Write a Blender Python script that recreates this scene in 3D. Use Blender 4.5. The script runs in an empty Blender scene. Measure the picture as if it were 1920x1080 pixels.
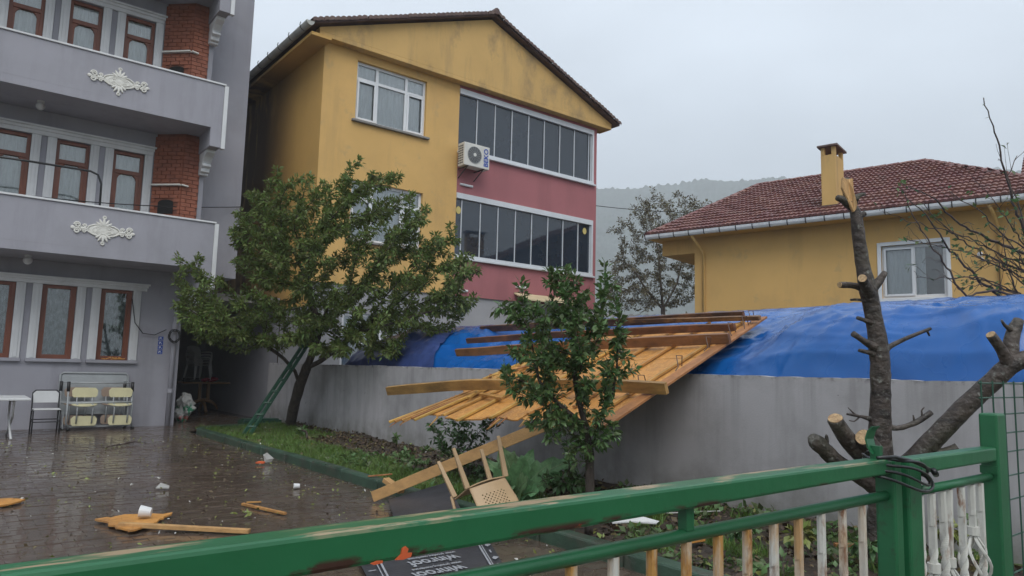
import bpy, bmesh, math, random
import numpy as np
from mathutils import Vector, Matrix

scene = bpy.context.scene
rad = math.radians
RN = random.Random(11)
NP = np.random.default_rng(5)

# ------------------------------------------------------------------ camera
cam_data = bpy.data.cameras.new("camera")
cam = bpy.data.objects.new("camera", cam_data)
scene.collection.objects.link(cam)
yaw, pitch, roll = rad(38.5), rad(6.48), rad(1.44)
fw = Vector((math.sin(yaw) * math.cos(pitch), math.cos(yaw) * math.cos(pitch), math.sin(pitch)))
rt = Vector((math.cos(yaw), -math.sin(yaw), 0))
up = rt.cross(fw)
rt2 = math.cos(roll) * rt + math.sin(roll) * up
up2 = -math.sin(roll) * rt + math.cos(roll) * up
m = Matrix((rt2, up2, -fw)).transposed().to_4x4()
m.translation = Vector((0, 0, 1.5))
cam.matrix_world = m
cam_data.sensor_width = 36
cam_data.lens = 1333 / 1920 * 36
cam_data.clip_start = 0.05
cam_data.clip_end = 6000
scene.camera = cam
scene.render.resolution_x, scene.render.resolution_y = 1024, 576

# ------------------------------------------------------------------ sky, sun, exposure
world = bpy.data.worlds.new("World")
scene.world = world
world.use_nodes = True
wn, wl = world.node_tree.nodes, world.node_tree.links
wn.clear()
w_out = wn.new("ShaderNodeOutputWorld")
w_bg = wn.new("ShaderNodeBackground")
w_bg.inputs["Strength"].default_value = 0.1
w_sky = wn.new("ShaderNodeTexSky")
w_sky.sky_type = 'NISHITA'
w_sky.sun_disc = False
SUN_EL, SUN_AZ = rad(50), rad(210)          # azimuth from +Y towards +X
w_sky.sun_elevation = SUN_EL
w_sky.sun_rotation = SUN_AZ
w_sky.dust_density = 4.0
w_tc = wn.new("ShaderNodeTexCoord")
w_sep = wn.new("ShaderNodeSeparateXYZ")
w_ramp = wn.new("ShaderNodeValToRGB")       # overcast dome: zenith brighter than horizon
w_ramp.color_ramp.elements[0].position = 0.0
w_ramp.color_ramp.elements[0].color = (0.67, 0.755, 0.86, 1)
w_ramp.color_ramp.elements[1].position = 1.0
w_ramp.color_ramp.elements[1].color = (0.92, 1.0, 1.10, 1)
w_noise = wn.new("ShaderNodeTexNoise")
w_noise.inputs["Scale"].default_value = 2.0
w_noise.inputs["Detail"].default_value = 4
w_noise.inputs["Roughness"].default_value = 0.45
w_nr = wn.new("ShaderNodeMapRange")
w_nr.inputs["From Min"].default_value = 0.3
w_nr.inputs["From Max"].default_value = 0.7
w_nr.inputs["To Min"].default_value = 7.6
w_nr.inputs["To Max"].default_value = 10.4
w_mul = wn.new("ShaderNodeVectorMath"); w_mul.operation = 'SCALE'
w_mix = wn.new("ShaderNodeMixRGB")
w_mix.inputs[0].default_value = 0.90
wl.new(w_tc.outputs["Generated"], w_sep.inputs[0])
wl.new(w_sep.outputs["Z"], w_ramp.inputs[0])
w_map = wn.new("ShaderNodeMapping"); w_map.inputs["Scale"].default_value = (1, 1, 2.6); w_map.inputs["Location"].default_value = (0.35, 0.1, 0.2)
wl.new(w_tc.outputs["Generated"], w_map.inputs[0]); wl.new(w_map.outputs[0], w_noise.inputs["Vector"])
wl.new(w_noise.outputs["Fac"], w_nr.inputs[0])
wl.new(w_ramp.outputs[0], w_mul.inputs[0])
wl.new(w_nr.outputs[0], w_mul.inputs["Scale"])
wl.new(w_sky.outputs[0], w_mix.inputs[1])
wl.new(w_mul.outputs[0], w_mix.inputs[2])
wl.new(w_mix.outputs[0], w_bg.inputs["Color"])
wl.new(w_bg.outputs[0], w_out.inputs["Surface"])

sun_data = bpy.data.lights.new("sun", 'SUN')
sun_data.energy = 1.5
sun_data.angle = rad(40)
sun_data.color = (1.0, 0.97, 0.93)
sun = bpy.data.objects.new("sun", sun_data)
scene.collection.objects.link(sun)
sdir = Vector((math.sin(SUN_AZ) * math.cos(SUN_EL), math.cos(SUN_AZ) * math.cos(SUN_EL), math.sin(SUN_EL)))
sun.rotation_euler = sdir.to_track_quat('Z', 'Y').to_euler()
sun.location = sdir * 60

scene.view_settings.view_transform = 'Standard'
scene.view_settings.look = 'None'
scene.view_settings.gamma = 1
scene.view_settings.exposure = 0.42
scene.cycles.volume_step_rate = 4
scene.cycles.max_bounces = 8
scene.cycles.diffuse_bounces = 3
scene.cycles.glossy_bounces = 3
scene.cycles.transparent_max_bounces = 12
scene.cycles.volume_bounces = 1

# ------------------------------------------------------------------ materials
MATS = {}
def mat(name, col, rough=0.7, var=0.12, scale=2.5, bump=0.0, bscale=60, stain=None, coat=0.0, island=0.0,
        col2=None, stretch=(1, 1, 1), metal=0.0, spec=0.5, rvar=0.0, detail=5, trans=0.0):
    if name in MATS: return MATS[name]
    M = bpy.data.materials.new(name); M.use_nodes = True
    N, L = M.node_tree.nodes, M.node_tree.links
    b = N["Principled BSDF"]
    b.inputs["Roughness"].default_value = rough
    b.inputs["Metallic"].default_value = metal
    b.inputs["Specular IOR Level"].default_value = spec
    if coat: b.inputs["Coat Weight"].default_value = coat; b.inputs["Coat Roughness"].default_value = 0.07
    g = N.new("ShaderNodeNewGeometry")
    mp = N.new("ShaderNodeMapping"); mp.inputs["Scale"].default_value = stretch
    L.new(g.outputs["Position"], mp.inputs["Vector"])
    nz = N.new("ShaderNodeTexNoise"); nz.inputs["Scale"].default_value = scale; nz.inputs["Detail"].default_value = detail
    nz.inputs["Roughness"].default_value = 0.6
    L.new(mp.outputs[0], nz.inputs["Vector"])
    rp = N.new("ShaderNodeValToRGB")
    c = Vector(col)
    lo = c * (1 - var) if col2 is None else Vector(col2)
    hi = c * (1 + var) if col2 is None else c
    rp.color_ramp.elements[0].position = 0.32; rp.color_ramp.elements[0].color = (*lo, 1)
    rp.color_ramp.elements[1].position = 0.68; rp.color_ramp.elements[1].color = (*hi, 1)
    L.new(nz.outputs["Fac"], rp.inputs[0])
    out = rp.outputs[0]
    for st in (stain or []):
        # each stain: colour, noise scale, stretch, ramp low, ramp high, strength, optional (axis, from, to) window
        n2 = N.new("ShaderNodeTexNoise"); n2.inputs["Scale"].default_value = st["scale"]; n2.inputs["Detail"].default_value = st.get("detail", 6)
        n2.inputs["Roughness"].default_value = 0.65
        m2 = N.new("ShaderNodeMapping"); m2.inputs["Scale"].default_value = st.get("stretch", (1, 1, 1)); m2.inputs["Location"].default_value = st.get("loc", (0, 0, 0))
        L.new(g.outputs["Position"], m2.inputs["Vector"]); L.new(m2.outputs[0], n2.inputs["Vector"])
        r2 = N.new("ShaderNodeMapRange"); r2.inputs["From Min"].default_value = st["lo"]; r2.inputs["From Max"].default_value = st["hi"]
        r2.inputs["To Min"].default_value = 0; r2.inputs["To Max"].default_value = st["k"]
        L.new(n2.outputs["Fac"], r2.inputs[0])
        fac = r2.outputs[0]
        for ax, a0, a1 in st.get("win", []):
            sp = N.new("ShaderNodeSeparateXYZ"); L.new(g.outputs["Position"], sp.inputs[0])
            r3 = N.new("ShaderNodeMapRange"); r3.inputs["From Min"].default_value = a0; r3.inputs["From Max"].default_value = a1
            L.new(sp.outputs[ax], r3.inputs[0])
            mm = N.new("ShaderNodeMath"); mm.operation = 'MULTIPLY'
            L.new(fac, mm.inputs[0]); L.new(r3.outputs[0], mm.inputs[1]); fac = mm.outputs[0]
        if st.get("up"):   # only on faces that look up
            sp = N.new("ShaderNodeSeparateXYZ"); L.new(g.outputs["Normal"], sp.inputs[0])
            mm = N.new("ShaderNodeMath"); mm.operation = 'MULTIPLY'
            L.new(fac, mm.inputs[0]); L.new(sp.outputs[2], mm.inputs[1]); mm.use_clamp = True; fac = mm.outputs[0]
        mx = N.new("ShaderNodeMixRGB"); mx.inputs[2].default_value = (*st["col"], 1)
        L.new(fac, mx.inputs[0]); L.new(out, mx.inputs[1]); out = mx.outputs[0]
    if island:
        hs = N.new("ShaderNodeHueSaturation")
        oi = N.new("ShaderNodeObjectInfo"); ad_ = N.new("ShaderNodeMath"); fr_ = N.new("ShaderNodeMath"); fr_.operation = 'FRACT'
        L.new(g.outputs["Random Per Island"], ad_.inputs[0]); L.new(oi.outputs["Random"], ad_.inputs[1]); L.new(ad_.outputs[0], fr_.inputs[0])
        for key, a in (("Value", island), ("Hue", island * 0.08)):
            r4 = N.new("ShaderNodeMapRange")
            base = 1.0 if key == "Value" else 0.5
            r4.inputs["To Min"].default_value = base - a; r4.inputs["To Max"].default_value = base + a
            L.new(fr_.outputs[0], r4.inputs[0]); L.new(r4.outputs[0], hs.inputs[key])
        L.new(out, hs.inputs["Color"]); out = hs.outputs[0]
    L.new(out, b.inputs["Base Color"])
    if rvar:
        r5 = N.new("ShaderNodeMapRange"); r5.inputs["From Min"].default_value = 0.35; r5.inputs["From Max"].default_value = 0.65
        r5.inputs["To Min"].default_value = max(0.03, rough - rvar); r5.inputs["To Max"].default_value = rough + rvar
        n5 = N.new("ShaderNodeTexNoise"); n5.inputs["Scale"].default_value = 0.9; n5.inputs["Detail"].default_value = 4
        L.new(g.outputs["Position"], n5.inputs["Vector"]); L.new(n5.outputs["Fac"], r5.inputs[0]); L.new(r5.outputs[0], b.inputs["Roughness"])
    if bump:
        n3 = N.new("ShaderNodeTexNoise"); n3.inputs["Scale"].default_value = bscale; n3.inputs["Detail"].default_value = 6
        L.new(mp.outputs[0], n3.inputs["Vector"])
        bp = N.new("ShaderNodeBump"); bp.inputs["Strength"].default_value = bump; bp.inputs["Distance"].default_value = 0.02
        L.new(n3.outputs["Fac"], bp.inputs["Height"]); L.new(bp.outputs[0], b.inputs["Normal"])
    if trans:
        tr = N.new("ShaderNodeBsdfTranslucent"); L.new(out, tr.inputs[0])
        ms = N.new("ShaderNodeMixShader"); ms.inputs[0].default_value = trans
        L.new(b.outputs[0], ms.inputs[1]); L.new(tr.outputs[0], ms.inputs[2]); L.new(ms.outputs[0], N["Material Output"].inputs[0])
    MATS[name] = M
    return M

def glass_mat(name, tint, refl=1.0):
    if name in MATS: return MATS[name]
    M = bpy.data.materials.new(name); M.use_nodes = True
    N, L = M.node_tree.nodes, M.node_tree.links
    N.remove(N["Principled BSDF"])
    tr = N.new("ShaderNodeBsdfTransparent"); tr.inputs[0].default_value = (*tint, 1)
    gl = N.new("ShaderNodeBsdfGlossy"); gl.inputs["Roughness"].default_value = 0.02; gl.inputs[0].default_value = (refl, refl, refl, 1)
    fr = N.new("ShaderNodeFresnel"); fr.inputs["IOR"].default_value = 1.52
    mx = N.new("ShaderNodeMixShader")
    ad = N.new("ShaderNodeMath"); ad.operation = 'MULTIPLY_ADD'; ad.inputs[1].default_value = 1.6; ad.inputs[2].default_value = 0.02; ad.use_clamp = True
    L.new(fr.outputs[0], ad.inputs[0]); L.new(ad.outputs[0], mx.inputs[0]); L.new(tr.outputs[0], mx.inputs[1]); L.new(gl.outputs[0], mx.inputs[2])
    L.new(mx.outputs[0], N["Material Output"].inputs[0])
    MATS[name] = M
    return M

streak = lambda c, k, lo=0.5, hi=0.72, sc=1.0, **kw: dict(col=c, k=k, lo=lo, hi=hi, scale=sc, stretch=(1.6, 1.6, 0.22), **kw)
blotch = lambda c, k, lo=0.5, hi=0.7, sc=0.8, **kw: dict(col=c, k=k, lo=lo, hi=hi, scale=sc, **kw)

M_GREY = mat("lavender_plaster", (0.335, 0.332, 0.372), 0.75, 0.06, 0.7, 0.12, 90, [streak((0.2, 0.2, 0.22), 0.5, 0.5, 0.7, 1.2), blotch((0.25, 0.25, 0.27), 0.5, 0.5, 0.65, 0.5)])
M_GREYD = mat("passage_plaster", (0.30, 0.30, 0.33), 0.8, 0.1, 0.7, 0.1, 90)
M_WHITE = mat("white_trim_paint", (0.66, 0.67, 0.68), 0.55, 0.05, 3, 0.05, 60, [streak((0.42, 0.42, 0.42), 0.4)])
M_ORN = mat("ornament_plaster", (0.70, 0.69, 0.64), 0.6, 0.05, 8)
M_BROWN = mat("brown_window_frame", (0.20, 0.065, 0.035), 0.4, 0.18, 6, 0.05, 40, stretch=(1, 1, 0.2))
M_BRICK = mat("painted_brick", (0.27, 0.092, 0.052), 0.75, 0.2, 5, 0.25, 70, [blotch((0.16, 0.05, 0.035), 0.5)])
M_MORTAR = mat("painted_mortar", (0.20, 0.072, 0.045), 0.85, 0.15, 6)
M_OVEN = mat("oven_black", (0.012, 0.012, 0.012), 0.95, 0.2)
M_CURT = mat("net_curtain", (0.80, 0.83, 0.83), 0.9, 0.12, 7, 0.0, stretch=(3, 3, 0.4), trans=0.3)
M_CURTD = mat("lace_curtain_dim", (0.36, 0.38, 0.38), 0.9, 0.5, 9, 0.0, stretch=(2, 2, 1.0))
M_GLASS = glass_mat("window_glass", (0.72, 0.76, 0.76))
M_GLASSC = glass_mat("curtained_glass", (0.92, 0.94, 0.94))
M_TINT = mat("tinted_balcony_glass", (0.018, 0.028, 0.042), 0.03, 0.1, 1, spec=0.9)
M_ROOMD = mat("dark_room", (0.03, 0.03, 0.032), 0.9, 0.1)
M_YEL = mat("yellow_plaster", (0.66, 0.41, 0.14), 0.75, 0.07, 0.6, 0.14, 80,
            [blotch((0.50, 0.31, 0.12), 0.5, 0.5, 0.7, 0.5), streak((0.36, 0.23, 0.10), 0.4, 0.55, 0.75, 0.9), blotch((0.42, 0.30, 0.15), 0.35, 0.58, 0.68, 2.2)])
M_YELG = mat("weathered_gable_plaster", (0.60, 0.385, 0.14), 0.8, 0.07, 0.7, 0.16, 80,
             [dict(col=(0.16, 0.13, 0.09), k=0.75, lo=0.50, hi=0.70, scale=0.9, stretch=(1.0, 1, 0.65), loc=(3.4, 0, 0.6)), streak((0.27, 0.19, 0.10), 0.5, 0.5, 0.72, 1.5)])
M_YELS = mat("damp_shaded_side_plaster", (0.58, 0.35, 0.105), 0.8, 0.08, 0.6, 0.14, 80,
             [dict(col=(0.07, 0.04, 0.02), k=0.95, lo=0.26, hi=0.5, scale=0.8, stretch=(1, 1.2, 0.3), win=[(1, 18.0, 20.5)])])  # dark towards the back: damp stain plus shade between the houses, painted in
M_PINK = mat("pink_plaster", (0.37, 0.135, 0.145), 0.75, 0.06, 0.8, 0.1, 80, [streak((0.2, 0.08, 0.085), 0.3)])
M_GROUNDF = mat("ground_floor_render", (0.34, 0.34, 0.355), 0.8, 0.08, 0.9, 0.1, 80)
M_PVC = mat("white_pvc_frame", (0.72, 0.74, 0.76), 0.35, 0.04, 3)
M_ALU = mat("white_aluminium_profile", (0.62, 0.65, 0.68), 0.35, 0.04, 3)
M_TILE = mat("clay_roof_tile", (0.19, 0.080, 0.070), 0.58, 0.2, 4, 0.2, 50, [blotch((0.11, 0.062, 0.056), 0.5, 0.45, 0.7, 3.0)], island=0.16)
M_TILED = mat("old_dark_tile", (0.115, 0.07, 0.06), 0.6, 0.3, 4, 0.2, 50, island=0.2)
M_GUT = mat("zinc_gutter", (0.70, 0.72, 0.74), 0.5, 0.1, 4)
M_GUTOLD = mat("weathered_gutter", (0.42, 0.42, 0.39), 0.65, 0.2, 4)
M_DARKMET = mat("dark_iron", (0.03, 0.03, 0.033), 0.5, 0.2)
M_WALL = mat("garden_wall_render", (0.43, 0.415, 0.425), 0.8, 0.09, 0.5, 0.10, 70,
             [blotch((0.17, 0.165, 0.16), 0.65, 0.46, 0.70, 0.7), blotch((0.36, 0.35, 0.355), 0.5, 0.55, 0.7, 1.3), streak((0.19, 0.185, 0.18), 0.45, 0.48, 0.72, 1.8),
              dict(col=(0.10, 0.105, 0.06), k=0.8, lo=0.3, hi=0.7, scale=3, win=[(2, 0.55, 0.1)]),
              dict(col=(0.06, 0.06, 0.055), k=0.9, lo=0.5, hi=0.62, scale=9, win=[(2, 1.44, 1.5)]),
              dict(col=(0.17, 0.165, 0.16), k=0.4, lo=0.52, hi=0.66, scale=1.2, stretch=(4, 4, 0.12), win=[(2, 0.5, 1.5)]),
              dict(col=(0.05, 0.05, 0.05), k=1.0, lo=0.70, hi=0.73, scale=5.5)])
M_SOIL = mat("damp_soil", (0.045, 0.032, 0.022), 0.75, 0.45, 7, 0.8, 30, rvar=0.2)
M_GRASSG = mat("mossy_lawn_base", (0.07, 0.10, 0.024), 0.8, 0.4, 5, 0.6, 40)
M_GRASS = mat("grass_blades", (0.105, 0.175, 0.034), 0.6, 0.2, 3, island=0.35, trans=0.25)
M_KERB = mat("green_painted_kerb", (0.035, 0.07, 0.045), 0.4, 0.35, 3, 0.2, 40, [blotch((0.07, 0.065, 0.05), 0.7, 0.5, 0.65, 4)], rvar=0.15)
M_PAVE = mat("wet_paver", (0.108, 0.079, 0.060), 0.20, 0.2, 1.2, 0.12, 60, [blotch((0.045, 0.034, 0.028), 0.6, 0.5, 0.7, 0.6)], coat=0.5, island=0.12, rvar=0.14)
M_PAVEI = M_PAVE
M_JOINT = mat("wet_joint_sand", (0.092, 0.067, 0.051), 0.08, 0.3, 6, 0.2, 50)
M_GREEN = mat("green_gate_paint", (0.014, 0.118, 0.044), 0.36, 0.12, 3, 0.05, 30,
              [dict(col=(0.34, 0.25, 0.15), k=1.0, lo=0.53, hi=0.60, scale=3.2, stretch=(1.2, 9, 1), up=True),
               dict(col=(0.045, 0.018, 0.012), k=1.0, lo=0.52, hi=0.58, scale=9, stretch=(0.6, 1, 1.6), win=[(2, 1.214, 1.206)]),
               dict(col=(0.45, 0.075, 0.02), k=1.0, lo=0.66, hi=0.69, scale=7, stretch=(0.8, 1, 1.6), loc=(5, 0, 0), win=[(2, 1.220, 1.212)]),
               dict(col=(0.35, 0.42, 0.38), k=0.8, lo=0.66, hi=0.7, scale=45, win=[(0, 1.05, 1.1), (0, 1.28, 1.2)])])
M_GREENP = mat("green_post_paint", (0.014, 0.114, 0.044), 0.38, 0.15, 3, 0.05, 30, [blotch((0.03, 0.035, 0.02), 0.8, 0.6, 0.7, 9)])
M_BAL = mat("white_rusty_baluster", (0.53, 0.525, 0.48), 0.5, 0.08, 8, 0.1, 50,
            [dict(col=(0.42, 0.22, 0.06), k=1.0, lo=0.36, hi=0.56, scale=12, stretch=(1, 1, 0.3), win=[(2, 0.85, 1.04), (0, 2.6, 1.7)]),
             dict(col=(0.20, 0.07, 0.02), k=1.0, lo=0.55, hi=0.66, scale=20, stretch=(1, 1, 0.4), win=[(2, 0.6, 1.12)])])
M_BARK = mat("wet_bark", (0.062, 0.048, 0.040), 0.55, 0.55, 9, 1.0, 22, [blotch((0.14, 0.14, 0.12), 0.7, 0.58, 0.66, 11), blotch((0.05, 0.06, 0.03), 0.5, 0.5, 0.7, 2), dict(col=(0.016, 0.013, 0.012), k=0.75, lo=0.52, hi=0.64, scale=7, stretch=(1, 1, 2.2)), dict(col=(0.20, 0.20, 0.175), k=0.8, lo=0.60, hi=0.66, scale=22)], stretch=(1.0, 1.0, 1.2))
M_BARK2 = mat("brown_bark", (0.055, 0.042, 0.033), 0.75, 0.4, 10, 0.8, 30, stretch=(1.5, 1.5, 0.5))
M_TWIG = mat("twig_bark", (0.07, 0.048, 0.040), 0.7, 0.3, 10)
M_PALETWIG = mat("pale_twig_bark", (0.20, 0.17, 0.15), 0.8, 0.2, 6)
M_CUT = mat("fresh_cut_wood", (0.42, 0.285, 0.15), 0.7, 0.3, 30, 0.5, 60, [blotch((0.22, 0.12, 0.06), 0.6, 0.5, 0.65, 16)])
M_SPLIT = mat("split_wood", (0.55, 0.33, 0.14), 0.7, 0.4, 10, 0.7, 30, stretch=(4, 4, 0.35))
M_LEAF = mat("orchard_leaf", (0.155, 0.205, 0.058), 0.55, 0.2, 2, island=0.40, trans=0.38)
M_LEAF2 = mat("glossy_leaf", (0.10, 0.165, 0.055), 0.42, 0.2, 3, island=0.38, trans=0.3)
M_LEAF3 = mat("sparse_olive_leaf", (0.165, 0.148, 0.092), 0.6, 0.2, 2, island=0.35, trans=0.2)
M_LEAFB = mat("bush_leaf", (0.065, 0.125, 0.038), 0.4, 0.2, 3, island=0.35, trans=0.2)
M_KALE = mat("kale_leaf", (0.19, 0.33, 0.15), 0.45, 0.3, 14, 0.4, 30, trans=0.25, island=0.3)
M_KSTEM = mat("kale_stem", (0.26, 0.34, 0.18), 0.5, 0.1, 9)
M_LITTER = mat("leaf_litter", (0.085, 0.058, 0.028), 0.6, 0.3, 8, island=0.55)
M_LITTERG = mat("fallen_green_leaf", (0.17, 0.19, 0.045), 0.5, 0.2, 8, island=0.4)
M_CHIP = mat("pale_debris", (0.46, 0.46, 0.43), 0.6, 0.2, 8, island=0.3)
M_TARP = mat("blue_tarpaulin", (0.005, 0.090, 0.33), 0.27, 0.15, 0.8, 0.05, 20, [blotch((0.008, 0.115, 0.38), 0.5, 0.4, 0.7, 1.4)], rvar=0.1, spec=0.5)
M_TARPD = mat("smoky_plastic_sheet", (0.04, 0.065, 0.19), 0.3, 0.3, 3, 0.05, 20)
M_OSB = mat("osb_board", (0.66, 0.315, 0.07), 0.5, 0.45, 22, 0.5, 40, [blotch((0.24, 0.115, 0.045), 0.75, 0.46, 0.66, 2.0), dict(col=(0.72, 0.42, 0.14), k=0.7, lo=0.56, hi=0.64, scale=30, stretch=(0.5, 1.6, 1)), dict(col=(0.25, 0.11, 0.035), k=0.7, lo=0.58, hi=0.66, scale=24, stretch=(1.7, 0.5, 1))], col2=(0.46, 0.20, 0.045), stretch=(1.0, 2.2, 1.0))
M_BATTEN = mat("pine_batten", (0.42, 0.205, 0.06), 0.6, 0.25, 5, 0.3, 40, [blotch((0.18, 0.085, 0.035), 0.6, 0.48, 0.68, 2.5)], stretch=(1, 3, 3), island=0.28)
M_RAFTER = mat("wet_rafter", (0.30, 0.145, 0.052), 0.5, 0.35, 3, 0.3, 40, [blotch((0.10, 0.045, 0.02), 0.7, 0.48, 0.7, 1.6), dict(col=(0.07, 0.035, 0.02), k=0.95, lo=0.3, hi=0.55, scale=5, stretch=(1, .6, 1), win=[(0, 6.7, 7.9)])], stretch=(3, 0.7, 4), island=0.2)
M_PLANK = mat("pale_plank", (0.47, 0.27, 0.105), 0.6, 0.2, 4, 0.3, 40, [blotch((0.2, 0.10, 0.04), 0.5, 0.55, 0.7, 2.5)], stretch=(3, 0.8, 3))
M_WIRE = mat("rusty_wire", (0.10, 0.06, 0.045), 0.5, 0.2)
M_MEMB = mat("bitumen_membrane", (0.035, 0.037, 0.045), 0.42, 0.25, 7, 0.15, 50)
M_PRINT = mat("grey_print", (0.30, 0.31, 0.33), 0.6, 0.15, 20)
M_BEIGE = mat("beige_plastic", (0.44, 0.30, 0.165), 0.45, 0.08, 4)
M_WPLA = mat("white_plastic", (0.62, 0.63, 0.63), 0.4, 0.06, 4)
M_LADDER = mat("green_ladder_paint", (0.02, 0.075, 0.045), 0.45, 0.25, 6, 0.1, 40)
M_STEEL = mat("grey_painted_steel", (0.33, 0.35, 0.36), 0.4, 0.08, 5)
M_CREAMP = mat("cream_plywood", (0.62, 0.58, 0.36), 0.4, 0.06, 5)
M_TANP = mat("tan_plywood", (0.36, 0.27, 0.21), 0.5, 0.1, 5)
M_BLACKP = mat("black_rubber", (0.015, 0.015, 0.016), 0.45, 0.1)
M_BROWNT = mat("tan_table_plastic", (0.26, 0.15, 0.07), 0.5, 0.1)
M_REDC = mat("crimson_cloth", (0.42, 0.03, 0.08), 0.8, 0.3, 12)
M_SACK = mat("white_woven_sack", (0.50, 0.50, 0.48), 0.6, 0.15, 6, 0.3, 40, [blotch((0.02, 0.22, 0.11), 1.0, 0.52, 0.56, 5, win=[(2, 0.5, 0.35)]), blotch((0.45, 0.06, 0.05), 1.0, 0.55, 0.6, 6, win=[(2, 0.2, 0.1)])])
M_BLUE = mat("blue_plaque", (0.02, 0.06, 0.32), 0.4, 0.1)
M_BEKO = mat("blue_logo", (0.01, 0.06, 0.36), 0.4, 0.02)
M_ACW = mat("cream_metal_case", (0.66, 0.65, 0.60), 0.45, 0.05, 4, 0, 60, [streak((0.4, 0.38, 0.33), 0.4)])
M_ACD = mat("dark_grille", (0.075, 0.075, 0.075), 0.5, 0.1)
M_HILL = mat("forest_canopy", (0.032, 0.046, 0.034), 0.9, 0.5, 0.03, 0.0)
M_LAND = mat("field_ground", (0.06, 0.065, 0.035), 0.9, 0.4, 0.2)
M_CONC = mat("weathered_concrete", (0.24, 0.235, 0.225), 0.85, 0.15, 1.5, 0.3, 40)
M_CREAM = mat("cream_awning", (0.58, 0.48, 0.30), 0.6, 0.08, 3)
M_LAMP = mat("opal_lamp_globe", (0.55, 0.55, 0.55), 0.3, 0.03)
M_RED = mat("orange_red_scrap", (0.55, 0.10, 0.03), 0.5, 0.15, 8)
M_YDISC = mat("yellow_sticker", (0.58, 0.47, 0.16), 0.6, 0.1, 5)
M_FENCEW = mat("green_fence_wire", (0.02, 0.07, 0.045), 0.45, 0.1)
M_CABLE = mat("black_cable", (0.012, 0.013, 0.014), 0.35, 0.1)

# ------------------------------------------------------------------ mesh helpers
COL = scene.collection
V = Vector
class MB:
    def __init__(s): s.v, s.f = [], []
    def add(s, vs, fs):
        o = len(s.v); s.v += [tuple(p) for p in vs]; s.f += [tuple(i + o for i in f) for f in fs]; return s
    def hexa(s, p):   # 8 corners: bottom ring 0-3, top ring 4-7
        return s.add(p, [(0, 3, 2, 1), (4, 5, 6, 7), (0, 1, 5, 4), (1, 2, 6, 5), (2, 3, 7, 6), (3, 0, 4, 7)])
    def box(s, x0, x1, y0, y1, z0, z1):
        return s.hexa([(x0, y0, z0), (x1, y0, z0), (x1, y1, z0), (x0, y1, z0), (x0, y0, z1), (x1, y0, z1), (x1, y1, z1), (x0, y1, z1)])
    def bar(s, a, b, w, h, upv=(0, 0, 1), w2=None, h2=None):
        a, b = V(a), V(b); d = (b - a).normalized(); sd = d.cross(V(upv))
        if sd.length < 1e-5: sd = d.cross(V((1, 0, 0)))
        sd.normalize(); u = sd.cross(d)
        w2, h2 = w2 or w, h2 or h
        return s.hexa([a - sd * w / 2 - u * h / 2, a + sd * w / 2 - u * h / 2, b + sd * w2 / 2 - u * h2 / 2, b - sd * w2 / 2 - u * h2 / 2,
                       a - sd * w / 2 + u * h / 2, a + sd * w / 2 + u * h / 2, b + sd * w2 / 2 + u * h2 / 2, b - sd * w2 / 2 + u * h2 / 2])
    def tube(s, pts, r, n=8, cap=True, rough=0.0, rnd=RN):
        pts = [V(p) for p in pts]
        if not hasattr(r, '__len__'): r = [r] * len(pts)
        o = len(s.v); ref = None
        for i, p in enumerate(pts):
            d = (pts[min(i + 1, len(pts) - 1)] - pts[max(i - 1, 0)])
            d = d.normalized() if d.length > 1e-9 else V((0, 0, 1))
            if ref is None: ref = d.orthogonal().normalized()
            ref = (ref - d * ref.dot(d)); ref = ref.normalized() if ref.length > 1e-6 else d.orthogonal().normalized()
            bn = d.cross(ref)
            for k in range(n):
                a = 2 * math.pi * k / n; rr = r[i] * (1 + (rnd.uniform(-rough, rough) if rough else 0))
                s.v.append(tuple(p + (ref * math.cos(a) + bn * math.sin(a)) * rr))
        for i in range(len(pts) - 1):
            for k in range(n):
                k2 = (k + 1) % n
                s.f.append((o + i * n + k, o + i * n + k2, o + (i + 1) * n + k2, o + (i + 1) * n + k))
        if cap:
            s.f.append(tuple(o + k for k in range(n))[::-1]); e = o + (len(pts) - 1) * n; s.f.append(tuple(e + k for k in range(n)))
        return s
    def prism(s, poly, off):   # poly: 3D points of a planar outline, off: extrusion vector
        off = V(off); n = len(poly); a = [V(p) for p in poly]
        return s.add(a + [p + off for p in a], [tuple(range(n))[::-1], tuple(range(n, 2 * n))] + [(i, (i + 1) % n, n + (i + 1) % n, n + i) for i in range(n)])
    def ball(s, c, r, nu=10, nv=7, sc=(1, 1, 1)):
        c = V(c); o = len(s.v)
        for j in range(nv + 1):
            t = math.pi * j / nv
            for i in range(nu):
                a = 2 * math.pi * i / nu
                s.v.append((c.x + r * sc[0] * math.sin(t) * math.cos(a), c.y + r * sc[1] * math.sin(t) * math.sin(a), c.z + r * sc[2] * math.cos(t)))
        for j in range(nv):
            for i in range(nu):
                i2 = (i + 1) % nu
                s.f.append((o + j * nu + i, o + (j + 1) * nu + i, o + (j + 1) * nu + i2, o + j * nu + i2))
        return s
    def mesh(s, name, fix=True):
        me = bpy.data.meshes.new(name); me.from_pydata(s.v, [], s.f)
        if fix:
            bm = bmesh.new(); bm.from_mesh(me); bmesh.ops.remove_doubles(bm, verts=bm.verts, dist=1e-6)
            bmesh.ops.recalc_face_normals(bm, faces=bm.faces); bm.to_mesh(me); bm.free()
        return me
    def build(s, name, material, parent=None, smooth=False, bevel=0.0, fix=True):
        return link(name, s.mesh(name, fix), material, parent, smooth, bevel)

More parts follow.
